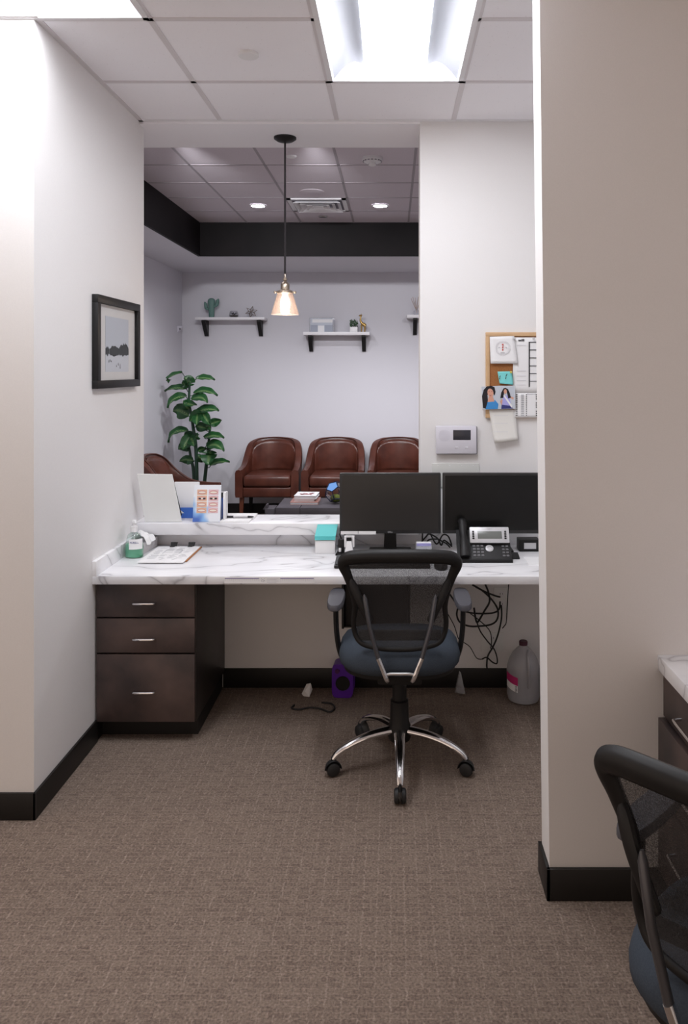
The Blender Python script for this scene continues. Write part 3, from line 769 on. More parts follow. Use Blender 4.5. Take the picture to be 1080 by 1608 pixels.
# desk phone
t = thing('desk_phone', 'black desk phone with silver display panel and handset on its left', 'phone', (.43, 3.65, DT))
px0, px1 = at(737, 0, 3.60).x, at(803, 0, 3.60).x
tilt = math.radians(40); Mp = Matrix.Translation((0, 3.565, DT+.012)) @ Matrix.Rotation(tilt, 4, 'X')
hx0, hx1 = at(721, 0, 3.58).x, at(738, 0, 3.58).x
b = MB()
b.prism([(hx0-.004, 3.56, DT), (hx0-.004, 3.56, DT+.014), (hx0-.004, 3.71, DT+.125), (hx0-.004, 3.725, DT+.118), (hx0-.004, 3.66, DT)], (px1-hx0+.004, 0, 0)); b.build('body', M['black'], t)
b = MB(); b.box(px0+.006, px1-.004, .002, .095, 0, .006, .003, M=Mp); b.build('keypad_plate', M['black_soft'], t)
Mt = Matrix.Translation((0, 3.635, DT+.080)) @ Matrix.Rotation(math.radians(62), 4, 'X')
b = MB(); b.box(px0+.004, px1-.006, -.008, .070, .010, .022, .005, M=Mt); dsp = b.build('display_panel', M['silver'], t)
b = MB(); b.box(px0+.042, px1-.042, .012, .048, .021, .0235, .001, M=Mt); b.build('display', M['lcd'], dsp)
b = MB()
for sg, u0 in ((0, px0+.016), (1, px1-.030)):
    for i in range(5): b.box(u0, u0+.010, .010+i*.0085, .016+i*.0085, .021, .0245, .001, 1, M=Mt)
b.build('line_keys', M['black'], dsp)
b = MB(); b.text('Yealink', .007, Mt @ Matrix.Translation(((px0+px1)/2, .0595, .0225))); b.build('maker_badge', M['inkgrey'], dsp)
for r_ in range(4):
    for c_ in range(3):
        b = MB(); b.box(px0+.016+c_*.019, px0+.030+c_*.019, .016+r_*.018, .027+r_*.018, .005, .011, .002, 1, M=Mp); b.build('key', M['keytop'], t)
for r_ in range(4):
    for c_ in range(2):
        b = MB(); b.box(px1-.045+c_*.018, px1-.032+c_*.018, .016+r_*.018, .025+r_*.018, .005, .010, .002, 1, M=Mp); b.build('key', M['keytop'], t)
b = MB(); ncx = px0+.096; b.lathe([(.019, .005), (.019, .009), (.016, .011), (.010, .011), (.009, .008), (.0005, .008)], (0, 0, 0), cap=False)
for v in b.bm.verts: v.co = Mp @ (v.co+Vector((ncx, .062, 0)))
b.build('navigation_key', M['silver'], t)
b = MB(); hc = (hx0+hx1)/2
b.tube(smooth([(hc, 3.565, DT+.030), (hc, 3.60, DT+.075), (hc, 3.648, DT+.115), (hc, 3.69, DT+.158), (hc, 3.715, DT+.168)], 5), [.024]*4+[.021]*4+[.019]*4+[.020]*4+[.021]*4+[.015], [.016]*4+[.014]*12+[.017]*4+[.008], seg=14, fixed=(0, -.6, .8)); b.build('handset', M['black'], t)

# dark pad right of the phone
b = MB(); a = at(801, 874, 3.66); c = at(816, 0, 3.70)
b.prism([(at(800, 0, 3.63).x, 3.63, DT), (at(816, 0, 3.63).x, 3.63, DT), (at(813, 0, 3.74).x, 3.745, DT), (at(800, 0, 3.74).x, 3.745, DT)], (0, 0, .006))
b.build('mouse_pad', M['black_soft'], loc=(.6, 3.68, DT), label='small black pad on the desk right of the phone', cat='pad')
t = thing('dark_device', 'small black device with grey panel at the far right of the desk', 'device', (.68, 3.80, DT))
b = MB(); b.box(.630, .735, 3.78, 3.86, DT, DT+.058, .004); b.build('case', M['black'], t)
b = MB(); b.box(.655, .715, 3.778, 3.781, DT+.014, DT+.044, .001); b.build('panel', M['silver'], t)
b = MB(); b.box(.63, .80, 3.52, 3.66, DT, DT+.004); b.build('paper_sheet', M['paper'], loc=(.7, 3.6, DT), label='white paper sheet on the desk at the partition edge', cat='paper')

# teal sticky note box
t = thing('sticky_note_box', 'white box with teal lid holding notes left of the monitors', 'box', (-.335, 3.78, DT))
x0, x1 = at(494.5, 0, 3.74).x, at(526, 0, 3.74).x
b = MB(); b.box(x0, x1, 3.74, 3.825, DT, DT+.066, .003); b.build('box', M['white'], t)
b = MB(); b.box(x0+.006, x1-.006, 3.75, 3.82, DT+.066, DT+.078); b.build('note_pad', M['tealpaper'], t)
b = MB(); b.rings([[(x0-.001, 3.736, DT+.082), (x1+.002, 3.736, DT+.082), (x1+.007, 3.828, DT+.122), (x0+.004, 3.828, DT+.122)], [(x0-.001, 3.736, DT+.087), (x1+.002, 3.736, DT+.087), (x1+.007, 3.828, DT+.127), (x0+.004, 3.828, DT+.127)]], smooth=False)
b.box(x0-.001, x1+.002, 3.735, 3.739, DT+.068, DT+.086); b.build('lid', M['teal'], t)

# black cradle with white plug, white clip stand
t = thing('charging_cradle', 'small black cradle with white block beside the teal lidded box', 'cradle', (-.245, 3.76, DT))
cxx = at(534, 0, 3.72).x
b = MB(); b.prism([(cxx-.022, 3.70, DT), (cxx+.020, 3.70, DT), (cxx+.018, 3.77, DT), (cxx-.014, 3.77, DT)], (0, 0, .008)); b.box(cxx-.012, cxx+.018, 3.735, 3.77, DT, DT+.07, .006); b.build('body', M['black'], t)
b = MB(); b.box(cxx-.008, cxx+.004, 3.722, 3.736, DT+.012, DT+.03, .002); b.build('white_block', M['white'], t)
b = MB(); b.tube(smooth([(cxx+.004, 3.77, DT+.066), (cxx-.006, 3.78, DT+.085), (cxx-.002, 3.80, DT+.09), (cxx+.02, 3.83, DT+.07), (cxx+.03, 3.85, DT+.02)], 5), .0035, seg=8); b.build('lead', M['black_soft'], t)
t = thing('clip_stand', 'white plastic clip stand below the left monitor tabs', 'stand', (-.215, 3.74, DT))
cxx = at(548, 0, 3.70).x
b = MB(); b.rings([[(cxx-.022, 3.675, DT), (cxx+.022, 3.675, DT), (cxx+.022, 3.705, DT), (cxx-.022, 3.705, DT)], [(cxx-.013, 3.70, DT+.07), (cxx+.012, 3.70, DT+.07), (cxx+.012, 3.72, DT+.07), (cxx-.013, 3.72, DT+.07)]], smooth=False); b.build('foot', M['white'], t)
b = MB(); b.box(cxx-.024, cxx-.014, 3.70, 3.73, DT+.04, DT+.092, .003); b.box(cxx+.016, cxx+.026, 3.70, 3.73, DT+.04, DT+.092, .003); b.box(cxx-.024, cxx+.026, 3.715, 3.73, DT+.078, DT+.094, .003); b.build('clamp', M['white'], t)
b = MB(); b.box(cxx-.012, cxx+.010, 3.705, 3.716, DT+.07, DT+.086); b.build('slot', M['black'], t)

# card holder
t = thing('card_holder', 'clear card holder with purple printed cards below the left monitor', 'holder', (.15, 3.70, DT))
x0, x1 = at(652.5, 0, 3.70).x, at(678, 0, 3.70).x
b = MB(); b.box(x0, x1, 3.69, 3.735, DT, DT+.012, .002); b.box(x0, x1, 3.69, 3.692, DT+.01, DT+.05); b.box(x0, x0+.002, 3.69, 3.735, DT+.01, DT+.055); b.box(x1-.002, x1, 3.69, 3.735, DT+.01, DT+.055); b.build('tray', M['clearplastic'], t)
b = MB(); b.box(x0+.004, x1-.004, 3.70, 3.73, DT+.012, DT+.062)
b.mi = 1; b.box(x0+.005, x1-.005, 3.698, 3.70, DT+.046, DT+.060)
b.mi = 0
b.build('cards', [M['paper'], M['lilac']], t)

# ------------------------------------------------------------------ things at the left end of the desk
# hand sanitizer
c = Vector((-1.256, 3.67, DT)); t = thing('hand_sanitizer', 'pump bottle of green hand sanitizer at the left wall', 'bottle', c)
b = MB(); b.lathe([(.036, .001), (.043, .004), (.044, .03), (.044, .055), (.040, .075), (.036, .09), (.033, .105), (.028, .114), (.016, .120), (.014, .126)], c, sy=.75); b.build('bottle', M['bottle'], t)
b = MB(); b.lathe([(.034, .003), (.0415, .006), (.0425, .03), (.0425, .055), (.040, .066), (.0005, .066)], c, sy=.73); b.build('gel', M['gel'], t)
b = MB(); b.lathe([(.016, .124), (.016, .150), (.012, .153), (.006, .155), (.006, .168), (.010, .170), (.010, .180), (.0005, .182)], c, cap=False); b.tube([c+Vector((0, 0, .176)), c+Vector((.012, -.02, .175)), c+Vector((.016, -.028, .168))], .005, seg=10); b.cyl(c+Vector((0, 0, .02)), c+Vector((0, 0, .125)), .003, seg=8); b.build('pump', M['white'], t)
b = MB(); rows = []
for z in (.045, .094):
    rows.append([c+Vector((.0455*math.cos(a), .0455*.78*math.sin(a), z))*1 for a in [math.radians(-108+9*i) for i in range(11)]])
b.grid(rows); lb = b.build('label', M['paper'], t)
b = MB(); b.text('PURELL', .0125, Matrix.Translation(c+Vector((.013, -.0385, .078))) @ Matrix.Rotation(math.radians(8), 4, 'Z') @ Matrix.Rotation(PI/2, 4, 'X')); b.build('lettering', M['navy'], lb)

# tissue box
t = thing('tissue_box', 'grey white tissue box with a tissue pulled out under the ledge', 'tissue box', (-1.2, 3.82, DT))
R = Matrix.Translation((-1.262, 3.825, DT)) @ Matrix.Rotation(math.radians(-5), 4, 'Z')
b = MB(); b.box(-.036, .040, -.095, .085, 0, .052, .004, M=R); b.build('box', noisy('marbled_card', (.55, .54, .55), (.75, .74, .75), 20, .7), t)
b = MB(); rows = []
for i in range(15):
    u = i/14; row = []
    for j in range(9):
        v = j/8
        xx = -.036+.092*u; yy = -.088+.09*v
        zz = .048+.052*math.sin(PI*min(1, u*.98))**.7*(1-.3*abs(v-.45))+.007*math.sin(9*v+4*u)+.004*math.sin(17*u)
        row.append(R @ Vector((xx+.012*math.sin(7*v), yy, zz)))
    rows.append(row)
b.grid(rows); b.build('tissue', M['paper'], t)

# clipboard
t = thing('clipboard', 'brown clipboard with printed form lying on the left end of the desk', 'clipboard', (-1.08, 3.7, DT))
b = MB(); b.box(-1.195, -.976, 3.575, 3.865, DT+.001, DT+.006, .001); b.build('board', [M['orangeboard']], t)
b = MB(); b.box(-1.196, -.982, 3.538, 3.852, DT+.006, DT+.010); b.build('papers', M['paper'], t)
b = MB(); zp = DT+.0102
r = random.Random(5)
for i in range(16):
    yy = 3.60+i*.014
    for j in range(4):
        if r.random() < .7:
            u = -1.18+j*.048+.01*r.random(); b.box(u, u+.02+.022*r.random(), yy, yy+.003, zp, zp+.0004)
b.box(-1.13, -1.05, 3.775, 3.778, zp, zp+.0004); b.box(-1.13, -1.127, 3.70, 3.775, zp, zp+.0004); b.box(-1.05, -1.047, 3.70, 3.775, zp, zp+.0004)
for u, v in ((-1.10, 3.585), (-1.04, 3.585)):
    b.obox((u, v+.01, zp), (.003, .04, .0005), Matrix.Rotation(-.4, 3, 'Z'))
b.build('print', M['inkgrey'], t)
for u in (-1.12, -1.03):
    b = MB(); b.prism([(u-.014, 3.858, DT+.008), (u+.014, 3.858, DT+.008), (u+.017, 3.868, DT+.026), (u-.017, 3.868, DT+.026)], (0, .010, 0)); b.tube(smooth([(u-.011, 3.856, DT+.012), (u-.009, 3.830, DT+.014), (u+.009, 3.830, DT+.014), (u+.011, 3.856, DT+.012)], 4), .0018, seg=6); b.build('clip', M['black'], t)

# sign on easel (seen from behind)
LT = .877
t = thing('tabletop_sign', 'white tabletop sign seen from behind leaning at the left end of ledge', 'sign', (-1.2, 3.87, LT))
p = [at(227.5, 819, 3.873), at(285, 821.5, 3.873), at(270, 745.5, 3.815), at(215.5, 744.5, 3.815)]
p[0].z = p[1].z = LT+.002
b = MB(); b.prism(p, (0, .008, .001)); b.build('panel', M['offwhite'], t)
b = MB()
for q, w in ((0.06, 0), (.95, 1)):
    lo_ = p[0].lerp(p[1], q); hi_ = p[3].lerp(p[2], q)
    b.tube([lo_+Vector((0, .016, .03)), lo_.lerp(hi_, .85)+Vector((0, .016, 0))], .007, seg=8)
    b.tube([lo_.lerp(hi_, .8)+Vector((0, .016, 0)), lo_+Vector((-.05 if w else .05, .085, .008-.002))], .006, seg=8)
b.build('easel', M['black'], t)

# brochure holder (white back), smile card stand, blue booklet, papers with pen
t = thing('brochure_holder', 'white brochure holder behind the dental photo card on the ledge', 'brochure holder', (-1.03, 4.02, LT))
x0, x1 = at(274, 0, 4.01).x, at(304, 0, 4.01).x
b = MB(); b.box(x0, x1+.03, 4.005, 4.02, LT, LT+.185, .002); b.build('sheet', M['paper'], t)
b = MB(); b.box(x0+.01, x1+.02, 3.98, 3.982, LT+.012, LT+.055); b.box(x0+.01, x1+.02, 3.98, 4.015, LT, LT+.012); b.build('pocket', M['blueprint'], t)
b = MB(); b.prism([(x0+.012, 3.9795, LT+.02), (x0+.06, 3.9795, LT+.026), (x0+.03, 3.9795, LT+.05), (x0+.012, 3.9795, LT+.045)], (0, .001, 0)); b.build('swoosh', M['paper'], t)

t = thing('dental_photo_card', 'blue and white card with eight smile photos standing on the ledge', 'display card', (-.9, 3.885, LT))
x0, x1 = at(302.5, 0, 3.875).x, at(345.5, 0, 3.875).x; zt_ = at(0, 761.5, 3.90).z
tl = math.atan2(.03, zt_-LT); Mc = Matrix.Translation((x0, 3.872, LT+.002)) @ Matrix.Rotation(-tl, 4, 'X'); wd = x1-x0; ht = zt_-LT
m = mat('card_print', (.8, .8, .85), .5); k = N(m)
sp = k.n('ShaderNodeSeparateXYZ'); k.l(k.n('ShaderNodeTexCoord').outputs['Generated'], sp.inputs[0])
n_ = k.n('ShaderNodeTexNoise', Scale=2.2, Detail=1.0); k.l(k.n('ShaderNodeTexCoord').outputs['Generated'], n_.inputs['Vector'])
a1 = k.n('ShaderNodeMath', operation='MULTIPLY_ADD'); k.l(sp.outputs['X'], a1.inputs[0]); a1.inputs[1].default_value = .55; k.l(n_.outputs['Fac'], a1.inputs[2])
a2 = k.n('ShaderNodeMath', operation='MULTIPLY_ADD'); k.l(sp.outputs['Z'], a2.inputs[0]); a2.inputs[1].default_value = .75; k.l(a1.outputs[0], a2.inputs[2])
k.l(k.ramp(a2.outputs[0], [(.50, (.07, .16, .52, 1)), (.78, (.28, .50, .82, 1)), (1.0, (.82, .85, .90, 1))]), k.b.inputs['Base Color'])
b = MB(); b.box(0, wd, 0, .004, 0, ht, M=Mc); cd = b.build('card', m, t)
b = MB(); b.box(0, wd, -.0, .05, -.002, .0, M=Matrix.Translation((x0, 3.872, LT+.002))); b.prism([Mc @ Vector((wd-.004, .004, .01)), Mc @ Vector((wd-.004, .004, ht*.9)), Vector((x1-.004, 3.94, LT+.002))], (.004, 0, 0)); b.build('stand', M['clearplastic'], t)
for i in range(4):
    for j in range(2):
        u0 = wd*(.13+.42*j); z0_ = ht*(.235+.165*i)
        b = MB(); b.mi = 0; b.box(u0, u0+wd*.36, -.0008, 0, z0_, z0_+ht*.145, M=Mc)
        b.mi = 1
        n = 16; b.prism([Mc @ Vector((u0+wd*.18+wd*.155*math.cos(q*2*PI/n), -.0012, z0_+ht*.07+ht*.050*math.sin(q*2*PI/n))) for q in range(n)], Mc.to_3x3() @ Vector((0, .0004, 0)))
        b.mi = 2
        b.prism([Mc @ Vector((u0+wd*.18+wd*.13*math.cos(q*2*PI/n), -.0016, z0_+ht*.07+ht*.026*math.sin(q*2*PI/n))) for q in range(n)], Mc.to_3x3() @ Vector((0, .0004, 0)))
        b.mi = 3
        if i == 2:
            for e in (.06, .22): b.box(u0+wd*e, u0+wd*(e+.09), -.0022, -.0016, z0_+ht*.045, z0_+ht*.085, M=Mc)
        b.build('photo', [M['skin3'] if j == 0 else M['skin2'], M['lips'], M['teeth'], M['ink']], t)

t = thing('booklet_stand', 'narrow blue and white booklet stand right of the dental photo card', 'brochure holder', (-.86, 3.93, LT))
x0, x1 = at(344, 0, 3.92).x, at(355, 0, 3.92).x
b = MB(); b.box(x0, x1, 3.93, 3.934, LT, LT+.142); b.build('sheet', M['blueprint'], t)
b = MB(); b.box(x1-.012, x1, 3.90, 3.96, LT, LT+.145, .002); b.box(x0, x1, 3.93, 3.935, LT+.115, LT+.148); b.build('holder', M['paper'], t)

t = thing('paper_stack', 'white papers lying flat on the ledge beside the dental card', 'papers', (-.78, 3.95, LT))
b = MB(); b.box(at(346, 0, 3.87).x, at(392, 0, 3.87).x, 3.855, 3.935, LT, LT+.008); b.box(at(353, 0, 3.99).x, at(401, 0, 3.99).x, 3.945, 4.05, LT, LT+.012); b.build('sheets', M['paper'], t)
c0 = at(356, 0, 3.94); c1 = at(398, 0, 3.94)
t = thing('ballpoint_pen', 'dark pen with silver barrel lying on the ledge papers', 'pen', (c0.lerp(c1, .5).x, 3.94, LT+.013))
b = MB(); b.cyl((c0.x, 3.94, LT+.015), (c0.x+.035, 3.94, LT+.015), .0055, seg=10); b.cyl((c1.x-.03, 3.94, LT+.015), (c1.x, 3.94, LT+.015), .0055, .003, seg=10); b.build('cap', M['ink'], t)
b = MB(); b.cyl((c0.x+.035, 3.94, LT+.015), (c1.x-.03, 3.94, LT+.015), .005, seg=10); b.build('barrel', M['silver'], t)

# ------------------------------------------------------------------ wall by the desk: board, alarm panel, plate
k_ = D_B/F
def wp(px, py, off=0): p = at(px, py, D_B); p.y = D_B-off; return p
bx0, bz1, bz0 = wp(762, 0).x, wp(0, 522).z, wp(0, 656).z; bx1 = bx0+.52
t = thing('cork_board', 'wood framed cork board on the white wall by the partition', 'notice board', ((bx0+bx1)/2, D_B, bz0))
b = MB(); fw = .021
for a in ((bx0, bx1, bz1-fw, bz1), (bx0, bx1, bz0, bz0+fw), (bx0, bx0+fw, bz0+fw, bz1-fw), (bx1-fw, bx1, bz0+fw, bz1-fw)): b.box(a[0], a[1], D_B-.016, D_B, a[2], a[3], .002)
b.build('frame', M['oakframe'], t)
b = MB(); b.box(bx0+fw, bx1-fw, D_B-.008, D_B, bz0+fw, bz1-fw); b.build('cork', M['cork'], t)

def sheet(name, quad, off, mats, label, cat, extra=None, curl=.004):
    p = [wp(x, y, off) for x, y in quad]      # tl, tr, br, bl
    c = sum(p, Vector())/4
    t = thing(name, label, cat, c)
    b = MB(); rows = []
    for i in range(9):
        v = i/8; L_ = p[0].lerp(p[3], v); R_ = p[1].lerp(p[2], v)
        rows.append([L_.lerp(R_, j/6)+Vector((0, -curl*(v**2.2)*(1+.3*math.sin(j)), 0)) for j in range(7)])
    b.grid(rows)
    o = b.build('sheet', mats, t)
    sm = o.modifiers.new('thickness', 'SOLIDIFY'); sm.thickness = .0006; sm.offset = 0
    if extra: extra(t)
    return t
def onp(quadoff):   # printed mark: list of pixel points on the wall at an offset
    pts, off = quadoff; return [wp(x, y, off) for x, y in pts]
def rect(b, x0, y0, x1, y1, off): a = wp(x0, y0, off); c = wp(x1, y1, off); b.box(a.x, c.x, a.y-.0004, a.y, c.z, a.z)

def ex1(t):
    b = MB(); b.mi = 0; cpt = wp(788, 546.5, .026)
    for rr_ in (11.3, 9.6):
        pts = [cpt+Vector((rr_*k_*math.cos(q*PI/24), 0, rr_*k_*math.sin(q*PI/24))) for q in range(48)]; b.tube(pts, .0011, .0005, seg=6, closed=True)
    b.build('ring_print', M['inklight'], t)
    b = MB()
    for y in (541, 545, 549): b.obox(wp(788, y+.5, .0265), (.008, .0006, .008), Matrix.Rotation(PI/4, 3, 'Y'))
    b.build('red_print', M['red'], t)
    b = MB()
    for sg in (-1, 1):
        b.obox(wp(788+sg*5.5, 546, .0265), (.010, .0006, .004), Matrix.Rotation(sg*.5, 3, 'Y'))
    b.obox(wp(788, 554, .0265), (.022, .0006, .003)); b.build('grey_print', M['inkgrey'], t)
sheet('pinned_certificate', [(768, 529), (806, 528), (812, 571), (769, 571)], .022, M['paper'], 'white sheet with red and grey round emblem pinned at cork board top', 'paper', ex1, .003)
def ex2(t):
    b = MB(); o = .0165
    for i in range(4): rect(b, 813+2.4*i, 533.5-(i > 1), 814.8+2.4*i, 536, o)
    rect(b, 829.0, 537, 830.9, 607.5, o)
    for y in (537, 549, 561.5, 574, 586, 598): rect(b, 830.5, y, 850, y+1.1, o)
    b.build('table_print', M['ink'], t)
    b = MB()
    for y in (542, 582, 590, 597, 604): rect(b, 810, y, 825, y+.7, o)
    b.build('text_print', M['inklight'], t)
sheet('schedule_sheet', [(805, 530), (856, 530), (856, 618), (804, 618)], .014, M['paper'], 'tall white schedule sheet with black grid pinned on the cork board', 'paper', ex2, .001)
def ex3(t):
    b = MB(); o = .0202
    for i in range(11):
        y = 619+i*3.2; rect(b, 808.5, y, 811.5, y+1.2, o)
        if i % 4 != 3: rect(b, 839.8, y, 842.6+(i % 2), y+1.6, o)
        rect(b, 824.5, y, 826.0, y+1.5, o)
    b.build('text_print', M['ink'], t)
    b = MB()
    for i in range(12): rect(b, 817, 619.5+i*2.9, 821.5, 620.9+i*2.9, o)
    rect(b, 826, 618.2, 840, 619, o); b.build('pale_print', M['inkgrey'], t)
sheet('number_list', [(806, 617), (858, 617), (858, 655.5), (807, 655.5)], .018, M['paper'], 'white list sheet with columns of small print at cork board bottom', 'paper', ex3, .001)
def ex4(t):
    b = MB(); o = .034
    for x, y in ((783.5, 591), (783, 594), (793, 590), (792.3, 593.5), (794, 588.5)): b.obox(wp(x, y, o), (.0035, .0006, .009), Matrix.Rotation(.4, 3, 'Y'))
    b.build('handwriting', M['ink'], t)
    b = MB(); b.ball(wp(800.5, 584.5, .034), .006, seg=10); b.build('pin', mat('yellow_pin', (.75, .6, .1), .4), t)
sheet('teal_note', [(780, 583.5), (803, 583), (804, 604), (783, 602)], .024, M['tealpaper'], 'small teal note with handwriting pinned on the bare cork', 'note', ex4, .006)
def ex5(t):
    o = .0325
    def pl(b, pts, oo): b.prism(onp((pts, oo)), (0, -.0004, 0))
    b = MB(); pl(b, [(754.5, 607), (783.5, 605.5), (784.5, 641.5), (756.5, 642.5)], o); pl(b, [(784.0, 605.5), (806.5, 606), (807.5, 641), (785, 641.5)], o)
    b.build('backdrop', M['skyprint'], t)
    b = MB(); pl(b, [(757, 640), (755.5, 622), (758, 612), (763, 606.5), (770, 605.5), (775, 608), (776.5, 615), (775, 621), (770, 612), (764, 620), (765, 632), (762, 641.5)], o+.001)
    pl(b, [(784, 624.5), (785.5, 616), (789, 609.5), (792, 608.7), (796, 611), (799, 618), (800.5, 624), (796, 625.5), (794, 614), (790, 614), (788.5, 624.5)], o+.001); b.build('hair_print', M['hair'], t)
    b = MB(); n = 18; pl(b, [(768.6+4.7*math.cos(q*2*PI/n)-.8*math.sin(q*2*PI/n), 616.5-6.6*math.sin(q*2*PI/n)) for q in range(n)], o+.0016); b.build('face_print', M['skin'], t); b = MB(); pl(b, [(766, 622), (772, 622), (775, 630), (764, 631)], o+.0013); b.build('neck_print', M['skin'], t)
    b = MB(); pl(b, [(791.7+2.5*math.cos(q*2*PI/n), 614.5-3.6*math.sin(q*2*PI/n)) for q in range(n)], o+.0016); b.build('face_print', M['skin'], t); b = MB(); pl(b, [(786, 626), (788, 628), (786, 636), (783.5, 630)], o+.0006); b.build('arm_print', M['skin'], t); b = MB(); pl(b, [(800, 622), (805, 624), (804, 627), (800, 625)], o+.0006); b.build('arm_print', M['skin'], t)
    b = MB(); pl(b, [(766.2, 619.6), (768.2, 620.6), (770.6, 619.4), (768.4, 621.8)], o+.002); pl(b, [(765.4, 614.6), (767.2, 614), (767.2, 614.9), (765.6, 615.3)], o+.002); pl(b, [(769.8, 613.9), (771.6, 614.2), (771.4, 615.0), (769.9, 614.7)], o+.002); b.build('features_print', mat('printed_features', srgb(150, 80, 84), .7), t)
    b = MB(); pl(b, [(761, 642), (764, 631), (769, 627.5), (776, 628), (781, 634), (780, 641.6)], o+.0012); b.build('blue_top_print', M['bluedress'], t)
    b = MB(); pl(b, [(786.5, 634), (788.5, 622), (794, 620), (798.5, 624), (801, 636), (803, 640.8), (786, 641)], o+.0008); b.build('lilac_dress_print', M['lilac'], t)
    b = MB(); pl(b, [(788.5, 621), (790.5, 620), (803, 637), (801.5, 640)], o+.0014); b.build('sash_print', M['paper'], t)
    b = MB(); pl(b, [(786, 635), (802, 637), (803, 641), (785.5, 641.5)], o+.0011); b.build('skirt_print', M['navy'], t)
sheet('photo_print', [(754, 607), (807, 605.3), (808, 641.5), (756, 643)], .031, M['paper'], 'photo print of two dark haired women in blue pinned on the board corner', 'photo', ex5, 0)
def ex6(t):
    b = MB()
    for y in (652, 664, 677): rect(b, 774, y, 796, y+.5, .0305)
    b.build('faint_lines', M['inklight'], t)
sheet('folded_note', [(767, 643), (808, 643), (812, 691), (775, 695)], .017, M['paper2'], 'blank white note hanging below the board under the photo print', 'note', ex6, .012)
pinl = ['silver pin at the top right of the red emblem sheet', 'silver pin at the top of the schedule sheet near the partition']
for (x, y), l in zip(((806.5, 532), (836, 532)), pinl):
    b = MB(); b.ball(wp(x, y, .026), .0055, seg=10); b.build('push_pin', M['steel'], loc=wp(x, y, .026), label=l, cat='pin', group='push pins on the cork board')

p0, p1 = wp(683.5, 668), wp(748, 712.5)
t = thing('alarm_panel', 'silver alarm keypad with dark display on the white wall above the monitors', 'alarm panel', ((p0.x+p1.x)/2, D_B, p1.z))
b = MB(); b.box(p0.x+.004, p1.x+.002, D_B-.018, D_B, p1.z-.002, p0.z-.003, .006); b.build('shaded_back_plate', M['panelback'], t)  # dark edge right and below: the panel's shadow put into the plate's colour
b = MB(); b.box(p0.x, p1.x-.003, D_B-.032, D_B-.016, p1.z+.002, p0.z, .006); b.build('front', M['panel'], t)
a, c = wp(710.5, 674.5), wp(738, 690); b = MB(); b.box(a.x, c.x, D_B-.0335, D_B-.03, c.z, a.z, .001); b.build('display', mat('alarm_display', (.035, .035, .045), .25), t)
c = wp(697, 683); b = MB()
for i in range(6):
    b.tube([Vector((c.x+(.004+.005*i)*math.cos(q*PI/12), D_B-.0322, c.z+(.004+.005*i)*math.sin(q*PI/12))) for q in range(24)], .0009, .0006, seg=6, closed=True)
b.build('speaker_rings', mat('panel_groove', (.60, .59, .66), .5), t)
for px in (716, 732):
    c = wp(px, 702); b = MB(); b.box(c.x-.009, c.x+.009, D_B-.0335, D_B-.03, c.z-.006, c.z+.006, .002); b.build('button', mat('panel_button', (.62, .61, .66), .5), t)
p0, p1 = wp(678, 727.5), wp(752, 765)
t = thing('wall_plate', 'wide blank off white wall plate under the alarm keypad', 'wall plate', ((p0.x+p1.x)/2, D_B, p1.z))
b = MB(); b.box(p0.x, p1.x, D_B-.006, D_B, p1.z, p0.z, .002); b.build('plate', mat('plate_white', (.66, .67, .65), .4), t)
for i in range(4):
    u = lerp(p0.x, p1.x, (i+.5)/4); b = MB(); b.ball((u, D_B-.006, p0.z-.012), (.003, .0015, .003), seg=8); b.build('screw', M['white'], t)

# ------------------------------------------------------------------ under the desk
# outlet plates
for (x0, y0, x1, y1, l) in ((775, 922, 798, 958, 'wall outlet plate under the desk among the cables'), (755, 993, 790, 1022, 'lower pale outlet plate behind the hanging cables')):
    a, c = wp(x0, y0), wp(x1, y1); t = thing('wall_outlet', l, 'outlet', ((a.x+c.x)/2, D_B, c.z))
    b = MB(); b.box(a.x, c.x, D_B-.007, D_B, c.z, a.z, .002); b.build('plate', M['offwhite'], t)
    for q in (.28, .72):
        b = MB(); zz = lerp(c.z, a.z, q); b.box((a.x+c.x)/2-.016, (a.x+c.x)/2+.016, D_B-.009, D_B-.006, zz-.014, zz+.014, .002)
        sk = b.build('socket', M['white'], t)
        b = MB()
        for e in (-.006, .006): b.box((a.x+c.x)/2+e-.0012, (a.x+c.x)/2+e+.0012, D_B-.0096, D_B-.0088, zz-.003, zz+.006)
        b.build('slots', M['ink'], sk)

def cable(pts, r, label, d=3.86, depth=None, mt='black_soft', smooth_n=6, cat='cable', group='black cables under the desk', name='cable'):
    P = []
    for i, q in enumerate(pts):
        dd = q[2] if len(q) > 2 else d+.02*math.sin(i*1.7+len(pts))
        P.append(at(q[0], q[1], dd))
    P = smooth(P, smooth_n); b = MB(); b.tube(P, r, seg=8)
    return b.build(name, M[mt], loc=P[0], label=label, cat=cat, group=group)
Z8 = lambda l: [(680+x*.16667, 900+y*.16667) for x, y in l]
cable(Z8([(150, 190), (230, 300), (300, 360), (420, 380), (560, 375), (620, 340), (630, 270)]), .0042, 'black cable looping across from chair arm to upper outlet', 3.86)
cable(Z8([(370, 110), (470, 170), (560, 260), (610, 350), (600, 440), (540, 485), (420, 500), (330, 497), (250, 460), (222, 390), (235, 320)]), .0045, 'thick black cable in a wide loop behind the chair arm', 3.84)
cable(Z8([(490, 105), (520, 180), (530, 270), (480, 360), (420, 460), (400, 430), (385, 330)]), .0048, 'black cable bent in a narrow U below the desk', 3.82)
cable(Z8([(400, 420), (440, 540), (510, 640), (570, 710), (600, 790), (600, 850), (560, 840), (505, 795), (465, 808)]), .0036, 'black cable hanging low in a knot near the baseboard', 3.88)
cable(Z8([(640, 300), (645, 400), (630, 500), (600, 610), (560, 700), (515, 780), (505, 860), (508, 900)]), .0042, 'black cable running down from the outlet to the floor', 3.90)
